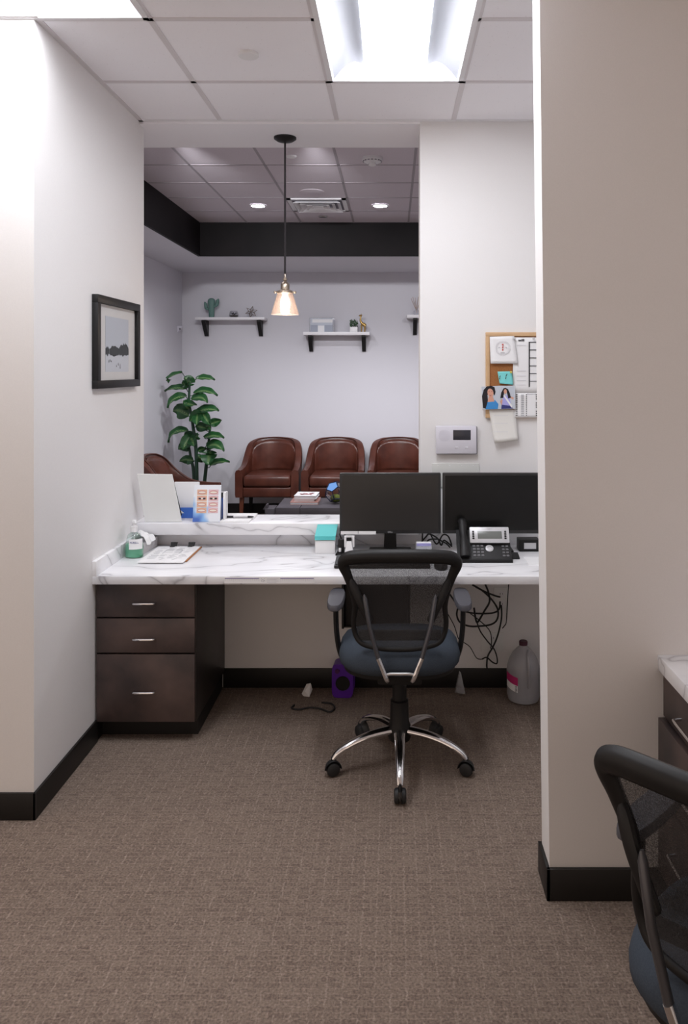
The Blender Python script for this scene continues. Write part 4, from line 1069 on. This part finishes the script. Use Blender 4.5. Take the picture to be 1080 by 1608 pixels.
cable(Z8([(712, 100), (700, 250), (690, 450), (668, 500), (650, 520)]), .0026, 'thin dark cable hanging furthest right under the desk', 3.92)
cable(Z8([(350, 380), (440, 450), (530, 540), (550, 640), (540, 710)]), .0026, 'thin black cable slanting from the chair arm to the knot', 3.87)
cable(Z8([(130, 370), (200, 500), (240, 620), (300, 660), (350, 700), (410, 800), (470, 810)]), .0024, 'thin black cable below the chair seat edge', 3.90)
cable(Z8([(400, 130), (500, 180), (590, 215), (630, 225)]), .0045, 'short black cable with plug end at the upper outlet', 3.88)

# gallon jug
c = at(821.5, 1098, 3.80); c.z = 0
t = thing('water_jug', 'translucent gallon water jug with maroon cap on the floor', 'jug', c)
prof = [(.060, .002), (.076, .008), (.0815, .03), (.0815, .09), (.083, .15), (.080, .175), (.071, .205), (.054, .235), (.034, .258), (.022, .268), (.020, .280)]
b = MB(); b.lathe(prof, c, seg=36); b.build('jug', M['jug'], t)
b = MB(); b.lathe([(.058, .004), (.074, .010), (.0795, .03), (.0795, .09), (.081, .14), (.0005, .14)], c, seg=36, cap=False); b.build('water', M['water'], t)
b = MB(); b.tube(smooth([c+Vector((.02, -.03, .255)), c+Vector((.012, -.066, .245)), c+Vector((.012, -.086, .19)), c+Vector((.012, -.084, .12)), c+Vector((.012, -.075, .09))], 5), .008, seg=10); b.build('handle', M['jug'], t)
b = MB(); b.lathe([(.021, .276), (.0215, .292), (.019, .296), (.0005, .296)], c, cap=False); b.build('cap', M['maroon'], t)
b = MB(); rows = []
for z in (.078, .124): rows.append([c+Vector((.0845*math.cos(a), .0845*math.sin(a), z-.014*(i/10))) for i, a in enumerate([math.radians(-172+5.4*i) for i in range(11)])])
b.grid(rows); b.build('label', M['paper'], t)
b = MB(); rows = []
for z in (.112, .152): rows.append([c+Vector((.0852*math.cos(a), .0852*math.sin(a), z-.014*(i/10))) for i, a in enumerate([math.radians(-172+5.4*i) for i in range(11)])])
b.grid(rows); b.mi = 1
for j in range(5):
    a = math.radians(-124); b.obox(c+Vector((.0862*math.cos(a), .0862*math.sin(a), .070+j*.006)), (.010, .001, .0022), Matrix.Rotation(a+PI/2, 3, 'Z'))
b.build('pink_label', [M['pink'], M['ink']], t)

# purple speaker/fan box
c = at(539, 1092, 3.85); c.z = 0
t = thing('purple_speaker', 'small purple box speaker with black round grille under the desk', 'speaker', c)
Rz = Matrix.Translation(c) @ Matrix.Rotation(math.radians(-4), 4, 'Z')
b = MB(); pts = []
for q in range(36):
    a = q*2*PI/36; e = 5.5; cc, ss = math.cos(a), math.sin(a)
    pts.append(Rz @ Vector((math.copysign(abs(cc)**(2/e), cc)*.054, -.035, .086+math.copysign(abs(ss)**(2/e), ss)*.085)))
b.prism(pts, Rz.to_3x3() @ Vector((0, .08, 0))); b.build('case', M['purple'], t)
b = MB(); cg = Rz @ Vector((.002, -.036, .075)); b.tube([cg, cg+Vector((0, -.004, 0))], [.037, .035], seg=28); b.build('grille', M['black'], t)
b = MB(); cg = Rz @ Vector((-.026, -.036, .136)); b.tube([cg, cg+Vector((0, -.006, 0))], [.012, .011], seg=20); b.build('knob', mat('dark_purple', (.07, .005, .09), .5), t)

# white plug, cord on the floor, clear bag
c = at(484, 1093, 3.84); c.z = .0
t = thing('white_wrapper', 'crumpled white scrap on the dark floor left of the purple speaker', 'scrap', c)
b = MB(); bmv = [(-.024, 0, 0), (.006, -.01, 0), (.020, .01, .03), (.012, 0, .066), (-.010, .01, .058), (-.016, -.012, .03), (-.034, 0, .012), (0, .02, .02)]
tb = bmesh.new(); [tb.verts.new(Vector(v)+c) for v in bmv]; bmesh.ops.convex_hull(tb, input=list(tb.verts)); b.merge(tb); b.build('scrap', M['paper'], t)
P = [(462, 1107), (458, 1112), (470, 1114), (486, 1111), (503, 1113), (517, 1118), (525, 1112), (520, 1105), (505, 1103)]
pts = []
for x, y in P:
    dd = F*(EYE-.005)/(y-VY); pts.append(Vector(((x-VX)*dd/F, dd, .005)))
b = MB(); b.tube(smooth(pts, 6), .0045, seg=8); b.build('power_cord', M['black_soft'], loc=pts[0], label='black cord looped on the carpet below the purple speaker', cat='cable')
c = at(722, 1087, 3.86); c.z = 0
b = MB(); r = random.Random(8); tb = bmesh.new()
for i in range(26):
    z = .12*r.random()**1.4; w = .026*(1-z/.13)+.004; tb.verts.new(c+Vector((r.uniform(-w, w), r.uniform(-w, w), z)))
bmesh.ops.convex_hull(tb, input=list(tb.verts)); b.merge(tb); b.build('plastic_bag', M['clearplastic'], loc=c, label='crumpled clear plastic bag on the floor behind the chair base', cat='bag')

# cable tangle behind the card holder on the desk
for i, l in enumerate(('black cable curled on the desk right of the card holder', 'black cable arched behind the card holder', 'black cable trailing from the left monitor to the phone')):
    r = random.Random(20+i); pts = []
    for q in range(7):
        pts.append(Vector((lerp(.14, .30, q/6)+.012*r.uniform(-1, 1), 3.845+.026*i+.006*r.uniform(-1, 1), DT+.012+(.05+.02*i)*abs(math.sin(PI*(q/6*(1+.5*i))))*(1-.6*q/6))))
    pts[-1].z = DT+.006; b = MB(); b.tube(smooth(pts, 6), .004, seg=8)
    b.build('desk_cable', M['black_soft'], loc=pts[0], label=l, cat='cable', group='black cables behind the card holder')

# ------------------------------------------------------------------ waiting room furniture
def armchair(label, loc, rz):
    t = thing('leather_armchair', label, 'armchair', loc, rz, 'brown leather armchairs in the waiting room', local=True)
    W_, Dp = .335, .33
    # centre path of the U shaped shell, from left front round the back to right front
    path = [(-.30, -.32), (-.298, -.20), (-.292, -.05), (-.285, .08), (-.262, .19), (-.205, .262), (-.11, .292), (0, .30)]
    hts = [.585, .590, .618, .705, .822, .868, .881, .886]
    path = path+[(-x, y) for x, y in path[-2::-1]]; hts = hts+hts[-2::-1]
    P = smooth([(x, y, h) for (x, y), h in zip(path, hts)], 4)
    b = MB(); rr = []
    n = len(P)
    for i, p in enumerate(P):
        T = (P[min(i+1, n-1)]-P[max(i-1, 0)]); T.z = 0; T.normalize(); out_ = Vector((-T.y, T.x, 0))
        if out_.dot(Vector((p.x, p.y-.0, 0))) < 0 and abs(p.x)+abs(p.y) > .05: out_ = -out_
        h = p.z; th = .040; fl = .02*((h-.58)/.3)
        base = Vector((p.x, p.y, 0))
        prof = [(th*.85, .29), (th, .32), (th, .45), (th+fl*.4, h-.10), (th+fl*.6, h-.035), (th*.75+fl*.6, h-.008), (0+fl*.6, h), (-th*.75+fl*.6, h-.010), (-th+fl*.6, h-.04), (-th, h-.10), (-th-.004, .40), (-th, .29)]
        rr.append([base+out_*o_+Vector((0, 0, z_)) for o_, z_ in prof])
    b.rings(rr, smooth=True); b.build('shell', M['leather'], t, angle=50)
    b = MB(); rows = []
    for sd in (1,):
        pp = [P[i] for i in range(n)]
        pts = []
        for i, p in enumerate(pp):
            T = (pp[min(i+1, n-1)]-pp[max(i-1, 0)]); T.z = 0; T.normalize(); out_ = Vector((-T.y, T.x, 0))
            if out_.dot(Vector((p.x, p.y, 0))) < 0: out_ = -out_
            pts.append(Vector((p.x, p.y, p.z-.006))-out_*.026)
        b.tube(pts, .005, seg=6)
    b.build('piping', M['leather'], t)
    b = MB(); b.box(-.262, .262, -.315, .20, .29, .40, .018, 3); b.build('seat_base', M['leather'], t)
    b = MB(); b.box(-.256, .256, -.330, .215, .402, .520, .032, 4)
    for v in b.bm.verts:
        if v.co.z > .48: v.co.z += .028*max(0, 1-(v.co.x/.26)**2)*max(0, 1-((v.co.y+.06)/.28)**2)
    b.build('cushion', M['leather'], t, angle=60)
    # inner back pad
    b = MB(); rows = []
    for i in range(9):
        row = []
        for j in range(13):
            u = j/6-1; a = u*1.32; z = lerp(.50, .858-.15*abs(u)**3, i/8)
            row.append((.250*math.sin(a)*1.05, .262*math.cos(a)*.62+.085-.012*math.sin(PI*i/8)+.02*(i/8), z))
        rows.append(row)
    b.grid(rows); o = b.build('back_pad', M['leather'], t, angle=60)
    sm = o.modifiers.new('thick', 'SOLIDIFY'); sm.thickness = .012; sm.offset = -1
    for sx_, sy_ in ((-1, -1), (1, -1), (-1, 1), (1, 1)):
        b = MB(); x_, y_ = sx_*.275, sy_*.265
        b.rings([[(x_+e*.013-sx_*.0+sx_*.01, y_+f*.013+sy_*.012, 0) for e, f in ((-1, -1), (1, -1), (1, 1), (-1, 1))], [(x_+e*.023, y_+f*.023, .295) for e, f in ((-1, -1), (1, -1), (1, 1), (-1, 1))]], smooth=False)
        b.build('leg', M['legwood'] if sy_ < 0 else M['black'], t)
    return t
y_c = 8.39
xc = [(px-VX)*8.08/F for px in (419, 522.5, 626)]
a0 = armchair('brown leather armchair at the back wall nearest the tall plant', (xc[0], y_c, 0), 0)
dup(a0, (xc[1], y_c, 0), 0, 'brown leather armchair in the middle of three at the back wall')
dup(a0, (xc[2], y_c, 0), 0, 'brown leather armchair at the back wall partly hidden by the opening jamb')
dup(a0, (-1.965, 6.9, 0), PI/2, 'brown leather armchair seen from its side in front of the plant')

# coffee table
t = thing('coffee_table', 'low dark grey coffee table in front of the leather armchairs', 'table', (-.45, 7.0, 0))
tx0 = at(433, 0, 6.78).x; tx1 = tx0+1.15; tz = .418; xs0 = at(470.5, 0, 6.78).x
b = MB(); b.box(tx0, xs0-.003, 6.78, 7.30, tz-.11, tz, .003); b.box(xs0+.003, tx1, 6.78, 7.30, tz-.11, tz, .003); b.box(tx0+.01, tx1-.01, 6.79, 7.29, tz-.105, tz-.01); b.build('top', M['table'], t)
for sx_ in (tx0+.05, tx1-.11):
    for sy_ in (6.82, 7.20):
        b = MB(); b.box(sx_, sx_+.06, sy_, sy_+.06, 0, tz-.11); b.build('leg', M['table'], t)
b = MB(); b.box(tx0+.04, tx1-.04, 6.82, 7.26, .08, .10); b.build('lower_shelf', M['table'], t)
def book(x0p, x1p, zb_, h, d0, d1, rot, label, mats):
    x0_, x1_ = at(x0p, 0, d0).x, at(x1p, 0, d0).x; c = Vector(((x0_+x1_)/2, (d0+d1)/2, zb_))
    t = thing('book', label, 'book', c, group='stacked books on the coffee table')
    R = Matrix.Translation(c) @ Matrix.Rotation(rot, 4, 'Z'); w_, l_ = (x1_-x0_)/2, (d1-d0)/2
    b = MB(); b.box(-w_, w_, -l_, l_, 0, .003, M=R); b.box(-w_, w_, -l_, l_, h-.003, h, M=R); b.build('cover', mats, t)
    b = MB(); b.box(-w_+.004, w_-.004, -l_+.001, l_-.003, .003, h-.003, M=R); b.build('pages', M['paper'], t)
    return t, R, w_, l_, h
book(455, 499, tz, .022, 6.93, 7.22, 0.0, 'large book with reddish cover at the bottom of the stack', mat('book_red', srgb(176, 130, 120), .5))
book(461, 493, tz+.022, .025, 6.97, 7.20, .03, 'white book in the middle of the coffee table stack', M['paper'])
tb_, R, w_, l_, h = book(462, 497, tz+.047, .030, 6.96, 7.20, -.04, 'white book with red floral cover on top of the stack', M['paper'])
b = MB(); r = random.Random(4)
for i in range(12):
    a = r.uniform(-1, 1); q = r.uniform(-1, 1); b.obox(R @ Vector((a*w_*.55, q*l_*.5, h+.0004)), (.05*r.uniform(.4, 1), .02, .0008), Matrix.Rotation(r.uniform(0, 3), 3, 'Z'))
b.build('cover_print', mat('red_flowers', srgb(150, 70, 74), .6), tb_)

# dodecahedron terrarium
c = at(527, 777, 7.02); c.z = tz+.083
t = thing('terrarium', 'geometric glass terrarium with moss on the coffee table by the left monitor', 'terrarium', c)
tb = bmesh.new(); g = (1+5**.5)/2
dv = [Vector((a, b_, c_)) for a in (-1, 1) for b_ in (-1, 1) for c_ in (-1, 1)]
for a in (-1, 1):
    for b_ in (-1, 1): dv += [Vector((0, a/g, b_*g)), Vector((a/g, b_*g, 0)), Vector((a*g, 0, b_/g))]
Rt = Matrix.Rotation(.55, 3, 'Y') @ Matrix.Rotation(.3, 3, 'Z'); Rt = Matrix.Rotation(math.radians(31.72), 3, 'X')
# rotate so that a face is flat on the table
Rz_ = Matrix.Rotation(.35, 3, 'Z')
pts = [Rz_ @ (Rt @ v) for v in dv]
# pick faces through convex hull
for p in pts: tb.verts.new(p)
bmesh.ops.convex_hull(tb, input=list(tb.verts)); bmesh.ops.dissolve_limit(tb, angle_limit=.02, verts=list(tb.verts), edges=list(tb.edges))
sc = .058; zmin = min(p.z for p in pts)
b = MB(); bb = MB(); cb = MB()
for f in tb.faces:
    nrm = f.normal; vs = [v.co*sc+c for v in f.verts]; ctr = sum(vs, Vector())/len(vs)
    (bb if (nrm.y < -.2 and nrm.z > 0 and nrm.x < .3) else cb).poly(vs)
for e in tb.edges: b.tube([e.verts[0].co*sc+c, e.verts[1].co*sc+c], .0045, seg=6)
b.build('frame', mat('dark_blue_frame', srgb(36, 44, 74), .4, .5), t)
bb.build('blue_pane', M['blueglass'], t); cb.build('panes', M['glass'], t)
lowz = c.z+zmin*sc; tb.free()
b = MB(); b.ball((c.x, c.y, lowz+.044), (.052, .052, .036), seg=14); b.build('moss', M['moss'], t)
c2 = Vector((c.x, c.y, lowz))
t.location.z += tz-lowz+.004
# small grey object on the floor
a = at(412, 0, 8.0)
t = thing('floor_box', 'small grey stepped object on the floor left of the coffee table', 'box', (at(425, 0, 7.2).x, 7.2, 0))
b = MB(); x0_, x1_ = at(417, 0, 7.2).x, at(432, 0, 7.2).x; b.box(x0_, x1_, 7.15, 7.35, 0, at(0, 799, 7.15).z, .004); b.build('base', M['table'], t)
b = MB(); b.prism([(x0_-.02, 7.16, at(0, 800, 7.16).z), (x0_+.025, 7.16, at(0, 800, 7.16).z), (x0_+.02, 7.16, at(0, 793, 7.16).z), (x0_+.008, 7.16, at(0, 793, 7.16).z)], (0, .1, 0)); b.build('arm', M['table'], t)

# ------------------------------------------------------------------ shelves and ornaments
def shelf(px0, px1, py0, py1, brs, bry, label):
    d0 = 8.53; a = at(px0, py0, d0); c = at(px1, py1, d0)
    t = thing('wall_shelf', label, 'shelf', ((a.x+c.x)/2, D_W, c.z), group='white shelves on the waiting room wall')
    b = MB(); b.box(a.x, c.x, d0, D_W, c.z, a.z, .002); b.build('board', M['shelfwhite'], t)
    for bx in brs:
        x_ = at(bx, 0, 8.66).x; zb_ = at(0, bry, D_W-.01).z
        b = MB(); b.prism([(x_-.022, D_W, zb_), (x_-.022, D_W-.022, zb_), (x_-.022, d0+.045, c.z-.02), (x_-.022, d0+.045, c.z), (x_-.022, D_W, c.z)], (.044, 0, 0)); b.build('bracket', M['black'], t)
    return a.z
Z1 = shelf(306, 415, 498, 502, (322, 408), 528, 'white wall shelf holding the green cactus ornament')
Z2 = shelf(476, 580, 521, 526, (487.5, 571), 552, 'white wall shelf holding the acrylic frame and gold giraffe')
Z3 = shelf(639, 735, 494, 499, (651.5, 720), 526, 'white wall shelf cut off by the opening jamb holding reeds')
# cactus
d = 8.62; c = at(332, 0, d); c.z = Z1; sc = d/F
t = thing('cactus_ornament', 'green ceramic cactus ornament on the left wall shelf', 'ornament', c)
b = MB(); b.lathe([(.028, 0), (.030, .004), (.034, .10), (.043, .17), (.043, .19), (.034, .212), (.015, .222), (.0005, .223)], c, sy=.7, cap=False)
b.tube(smooth([c+Vector((-.03, 0, .10)), c+Vector((-.056, 0, .105)), c+Vector((-.065, 0, .135)), c+Vector((-.066, 0, .165)), c+Vector((-.062, 0, .172))], 4), [.016]*5+[.02]*10+[.012, .004], seg=12)
b.tube(smooth([c+Vector((.03, 0, .13)), c+Vector((.056, 0, .14)), c+Vector((.066, 0, .17)), c+Vector((.068, 0, .20)), c+Vector((.064, 0, .208))], 4), [.016]*5+[.02]*10+[.012, .004], seg=12)
b.build('body', M['cactus'], t)
# glass bowl with dark succulent
c = at(367, 0, d); c.z = Z1
t = thing('succulent_bowl', 'small glass bowl with dark succulent on the left wall shelf', 'ornament', c)
b = MB(); b.lathe([(.03, .001), (.050, .012), (.053, .035), (.047, .06), (.036, .078), (.0345, .078), (.045, .06), (.051, .035), (.048, .013)], c, cap=False); b.build('bowl', M['glass'], t)
b = MB(); b.lathe([(.03, .003), (.048, .013), (.050, .028), (.0005, .032)], c, cap=False); b.build('soil', M['soil'], t)
for i in range(9):
    a = i*2.4; v = Vector((math.cos(a), math.sin(a), 0)); b = MB(); b.tube([c+Vector((0, 0, .03)), c+v*.022+Vector((0, 0, .045)), c+v*.038+Vector((0, 0, .052+.004*(i % 3)))], [.006, .009, .001], [.003, .004, .001], seg=8); b.build('leaf', M['darkleaf'], t)
# wire star
c = at(394.5, 487.5, d); c.z = Z1+.066
t = thing('wire_star', 'open bronze wire star on the left wall shelf', 'ornament', c)
b = MB()
for i in range(6):
    a = i*PI/3+.3; tip = c+Vector((math.cos(a)*.07, .01*math.sin(i*2), math.sin(a)*.066))
    for da in (-.5, .5):
        for yy in (-.018, .018):
            q = c+Vector((math.cos(a+da)*.030, yy, math.sin(a+da)*.030)); b.tube([tip, q], .0022, seg=6); b.tube([q, c], .0018, seg=6)
for q in (Vector((0, -.06, 0)),):
    for i in range(6): b.tube([c+q, c+Vector((math.cos(i*PI/3)*.03, -.018, math.sin(i*PI/3)*.03))], .002, seg=6)
b.build('wire', M['wire'], t)
# acrylic frame
a = at(485.5, 499, d); c = at(525, 521, d); z0_ = Z2
t = thing('acrylic_frame', 'clear acrylic photo frame standing on the middle wall shelf', 'photo frame', ((a.x+c.x)/2, d, z0_))
b = MB(); b.box(a.x, c.x, d-.010, d+.012, z0_, a.z, .002)
b.build('block', M['clearplastic'], t)
b = MB(); x0_, x1_ = a.x+.016, c.x-.02; zz = lambda v: lerp(z0_+.004, a.z-.006, v)
b.box(x0_, x1_, d-.013, d-.0115, zz(0), zz(1))
b.mi = 1; b.box(x0_+.02, x1_, d-.0136, d-.013, zz(.68), zz(.92)); b.mi = 2; b.box(x0_, x0_+.08, d-.0136, d-.013, zz(0), zz(.5)); b.box(x0_+.16, x1_, d-.0136, d-.013, zz(0), zz(.5)); b.mi = 1; b.box(x0_+.085, x0_+.155, d-.0136, d-.013, zz(0), zz(.45))
b.build('photo', [M['skyprint'], M['paper'], mat('photo_grey', srgb(160, 166, 180), .6)], t)
# potted succulent
c = at(555.5, 0, d-.02); c.z = Z2
t = thing('potted_succulent', 'small green plant in a white pot on the middle wall shelf', 'plant', c)
b = MB(); b.box(c.x-.044, c.x+.044, c.y-.044, c.y+.044, Z2, Z2+.058, .006); b.build('pot', M['white'], t)
b = MB(); r = random.Random(2)
for i in range(70):
    q = c+Vector((r.uniform(-.042, .042), r.uniform(-.042, .042), .062+r.uniform(0, .075)))
    R = Matrix.Rotation(r.uniform(0, 6), 3, 'Z') @ Matrix.Rotation(r.uniform(-.9, .9), 3, 'X'); b.ball(q, (.006, .004, .014), seg=6, rot=R)
b.build('foliage', M['succ'], t); 
# giraffe
c = at(568, 0, d-.02); c.z = Z2; s_ = d/F
t = thing('giraffe_figurine', 'gold giraffe figurine beside the potted plant on the middle shelf', 'figurine', c)
b = MB()
b.tube(smooth([c+Vector((-.008, 0, .185)), c+Vector((-.016, 0, .15)), c+Vector((-.012, 0, .12)), c+Vector((.006, 0, .095)), c+Vector((.026, 0, .085)), c+Vector((.038, 0, .066))], 4), [.008]*4+[.010]*4+[.013]*4+[.019]*4+[.021]*4+[.010], seg=12)
b.tube([c+Vector((-.002, 0, .186)), c+Vector((-.018, -.004, .190)), c+Vector((-.034, -.006, .183))], [.009, .010, .005], seg=10)
for e in (-.006, .006): b.tube([c+Vector((-.006, e, .192)), c+Vector((-.004, e, .208))], [.0025, .003], seg=6); b.tube([c+Vector((.0, e*2, .19)), c+Vector((.006, e*3, .196))], [.004, .001], seg=6)
for xx, yy in ((-.006, -.012), (-.004, .012), (.030, -.012), (.034, .012)):
    b.tube([c+Vector((xx, yy, .08)), c+Vector((xx+.002, yy, .04)), c+Vector((xx, yy, 0))], [.010, .0065, .006], seg=8)
b.tube([c+Vector((.042, 0, .08)), c+Vector((.05, 0, .05)), c+Vector((.047, 0, .03))], [.003, .002, .004], seg=6)
b.build('body', M['gold'], t)
# reed diffuser
c = at(654, 0, d); c.z = Z3
t = thing('reed_diffuser', 'glass reed diffuser on the wall shelf at the opening jamb', 'ornament', c)
b = MB(); b.lathe([(.030, .001), (.034, .01), (.034, .045), (.014, .06), (.013, .075)], c); b.build('bottle', M['clearplastic'], t)
for i, (e, f) in enumerate(((-.065, .19), (-.045, .205), (-.015, .20), (.02, .21), (.05, .195))):
    b = MB(); b.tube([c+Vector((e*-.1, 0, .03)), c+Vector((e, .01*(i-2), f))], .0028, seg=6); b.build('reed', M['reed'], t)
# small sensor on left wall
c = at(288, 516, 8.55); c.x = X_WL
t = thing('motion_sensor', 'small white wedge sensor in the corner left of the shelves', 'sensor', c)
b = MB(); b.prism([c+Vector((0, 0, .03)), c+Vector((.05, .0, .03)), c+Vector((.045, .0, 0)), c+Vector((.012, .0, -.035)), c+Vector((0, .0, -.04))], (0, .05, 0)); b.build('body', M['panel'], t)
b = MB(); b.ball(c+Vector((.03, 0, -.003)), (.012, .006, .012), seg=10); b.build('lens', M['panelback'], t)

# ------------------------------------------------------------------ the tall plant
DP = 7.98; sp_ = 140/1080
def zp7(u, v, dy=0): return at(240+u*sp_, 570+v*sp_, DP)+Vector((0, dy, 0))
root = zp7(540, 1500); root.z = 0
t = thing('potted_plant', 'tall leafy green plant in the corner behind the side facing armchair', 'plant', root)
b = MB(); b.lathe([(.10, 0), (.12, .01), (.14, .26), (.15, .28), (.13, .28), (.125, .25), (.0005, .25)], root, cap=False); b.build('pot', mat('dark_pot', (.05, .045, .04), .5), t)
stems = [[(455, 230), (448, 480), (478, 640), (500, 800), (528, 1000), (540, 1340), (540, 1900)], [(695, 770), (672, 1000), (636, 1340), (580, 1900)], [(428, 1020), (455, 1180), (486, 1340), (510, 1900)]]
stem_pts = []
for i, s_ in enumerate(stems):
    pts = smooth([zp7(u, v, .03*(i-1)) for u, v in s_], 6); 
    for p in pts: p.z = max(p.z, .24)
    stem_pts += pts; n = len(pts)
    b = MB(); b.tube(pts, [lerp(.012, .019, min(1, q/(n*.7))) for q in range(n)], seg=10); b.build('stem', M['stem'], t)
leaves = [
 ((375, 120), (210, 175), (245, 245), 45), ((440, 290), (450, 200), (395, 180), 120), ((430, 250), (480, 205), (520, 240), 80), ((440, 300), (380, 240), (335, 250), 75),
 ((522, 195), (640, 178), (745, 216), 52), ((412, 325), (260, 292), (150, 352), 52), ((505, 375), (640, 318), (790, 405), 58), ((420, 410), (275, 415), (240, 540), 75),
 ((490, 442), (630, 395), (703, 482), 75), ((385, 475), (480, 500), (578, 508), 62), ((440, 645), (320, 560), (235, 590), 150), ((512, 610), (680, 545), (800, 590), 75),
 ((600, 610), (540, 640), (470, 700), 120), ((560, 620), (580, 680), (590, 745), 90), ((620, 610), (680, 670), (745, 745), 90), ((690, 740), (760, 715), (838, 690), 85), ((525, 765), (600, 770), (690, 800), 95),
 ((650, 800), (700, 730), (745, 790), 90), ((432, 830), (250, 815), (215, 960), 62), ((490, 960), (430, 880), (370, 870), 130), ((480, 880), (420, 960), (390, 1040), 120), ((520, 920), (570, 870), (618, 850), 70), ((630, 905), (770, 865), (882, 912), 55),
 ((680, 1010), (810, 955), (905, 1055), 78), ((450, 1000), (370, 1000), (295, 1050), 120), ((545, 1065), (600, 1040), (650, 1040), 60), ((640, 1010), (700, 990), (785, 1000), 75),
 ((720, 1060), (715, 1130), (730, 1212), 150), ((500, 1185), (400, 1165), (310, 1195), 90), ((705, 1245), (800, 1185), (948, 1200), 50), ((540, 1190), (580, 1140), (620, 1120), 85), ((470, 900), (520, 940), (540, 1000), 100), ((460, 560), (430, 530), (410, 480), 90), ((640, 1200), (600, 1150), (570, 1110), 90)]
for i, (p0, p1, p2, w) in enumerate(leaves):
    r = random.Random(100+i); dy = r.uniform(-.16, .02)
    A, B_, C_ = zp7(*p0, dy*.4), zp7(*p1, dy), zp7(*p2, dy*1.25)
    B2 = B_*2-(A+C_)/2; B2 = B_*1.35-(A+C_)*.175
    wimg = w*1.3*sp_*DP/F; L_ = (A-B_).length+(B_-C_).length; wr = max(wimg, min(.15, L_*.55)); fa_ = wimg/wr
    b = MB(); rows = []; NL = 12; NW = 6; uvs = []
    for q in range(NL+1):
        s_ = q/NL; P = A*(1-s_)**2+B2*2*s_*(1-s_)+C_*s_*s_; T = ((B2-A)*(1-s_)+(C_-B2)*s_).normalized()
        pim = Vector((-T.z, 0, T.x));
        if pim.length < 1e-4: pim = Vector((1, 0, 0))
        pim.normalize()
        if pim.z < 0: pim = -pim
        Wd = (pim*fa_+Vector((0, 1, 0))*math.sqrt(max(0, 1-fa_*fa_))).normalized()
        Nn = T.cross(Wd).normalized()
        if Nn.z < 0: Nn = -Nn
        hw = .5*wr*(math.sin(PI*min(1, s_**.72))**.75 if 0 < s_ < 1 else .03)
        row = []
        for j in range(NW+1):
            v = j/NW*2-1; row.append(P+Wd*(v*hw)+Nn*(.018*abs(v)+.004*math.sin(s_*18+v*2)*abs(v)))
        rows.append(row)
    b.grid(rows)
    o = b.build('leaf', M['leaf'], t, recalc=False)
    uvl = o.data.uv_layers.new(name='UVMap')
    for poly in o.data.polygons:
        for li in poly.loop_indices:
            vi = o.data.loops[li].vertex_index; uvl.data[li].uv = ((vi//(NW+1))/NL, (vi % (NW+1))/NW)
    near = min(stem_pts, key=lambda p: (p-A).length+max(0, p.z-A.z)*1.5)
    if (near-A).length > .02:
        b = MB(); b.tube(smooth([near, near.lerp(A, .6)+Vector((0, 0, -.01)), A], 4), .0045, seg=6); b.build('leaf_stalk', M['stem'], o)
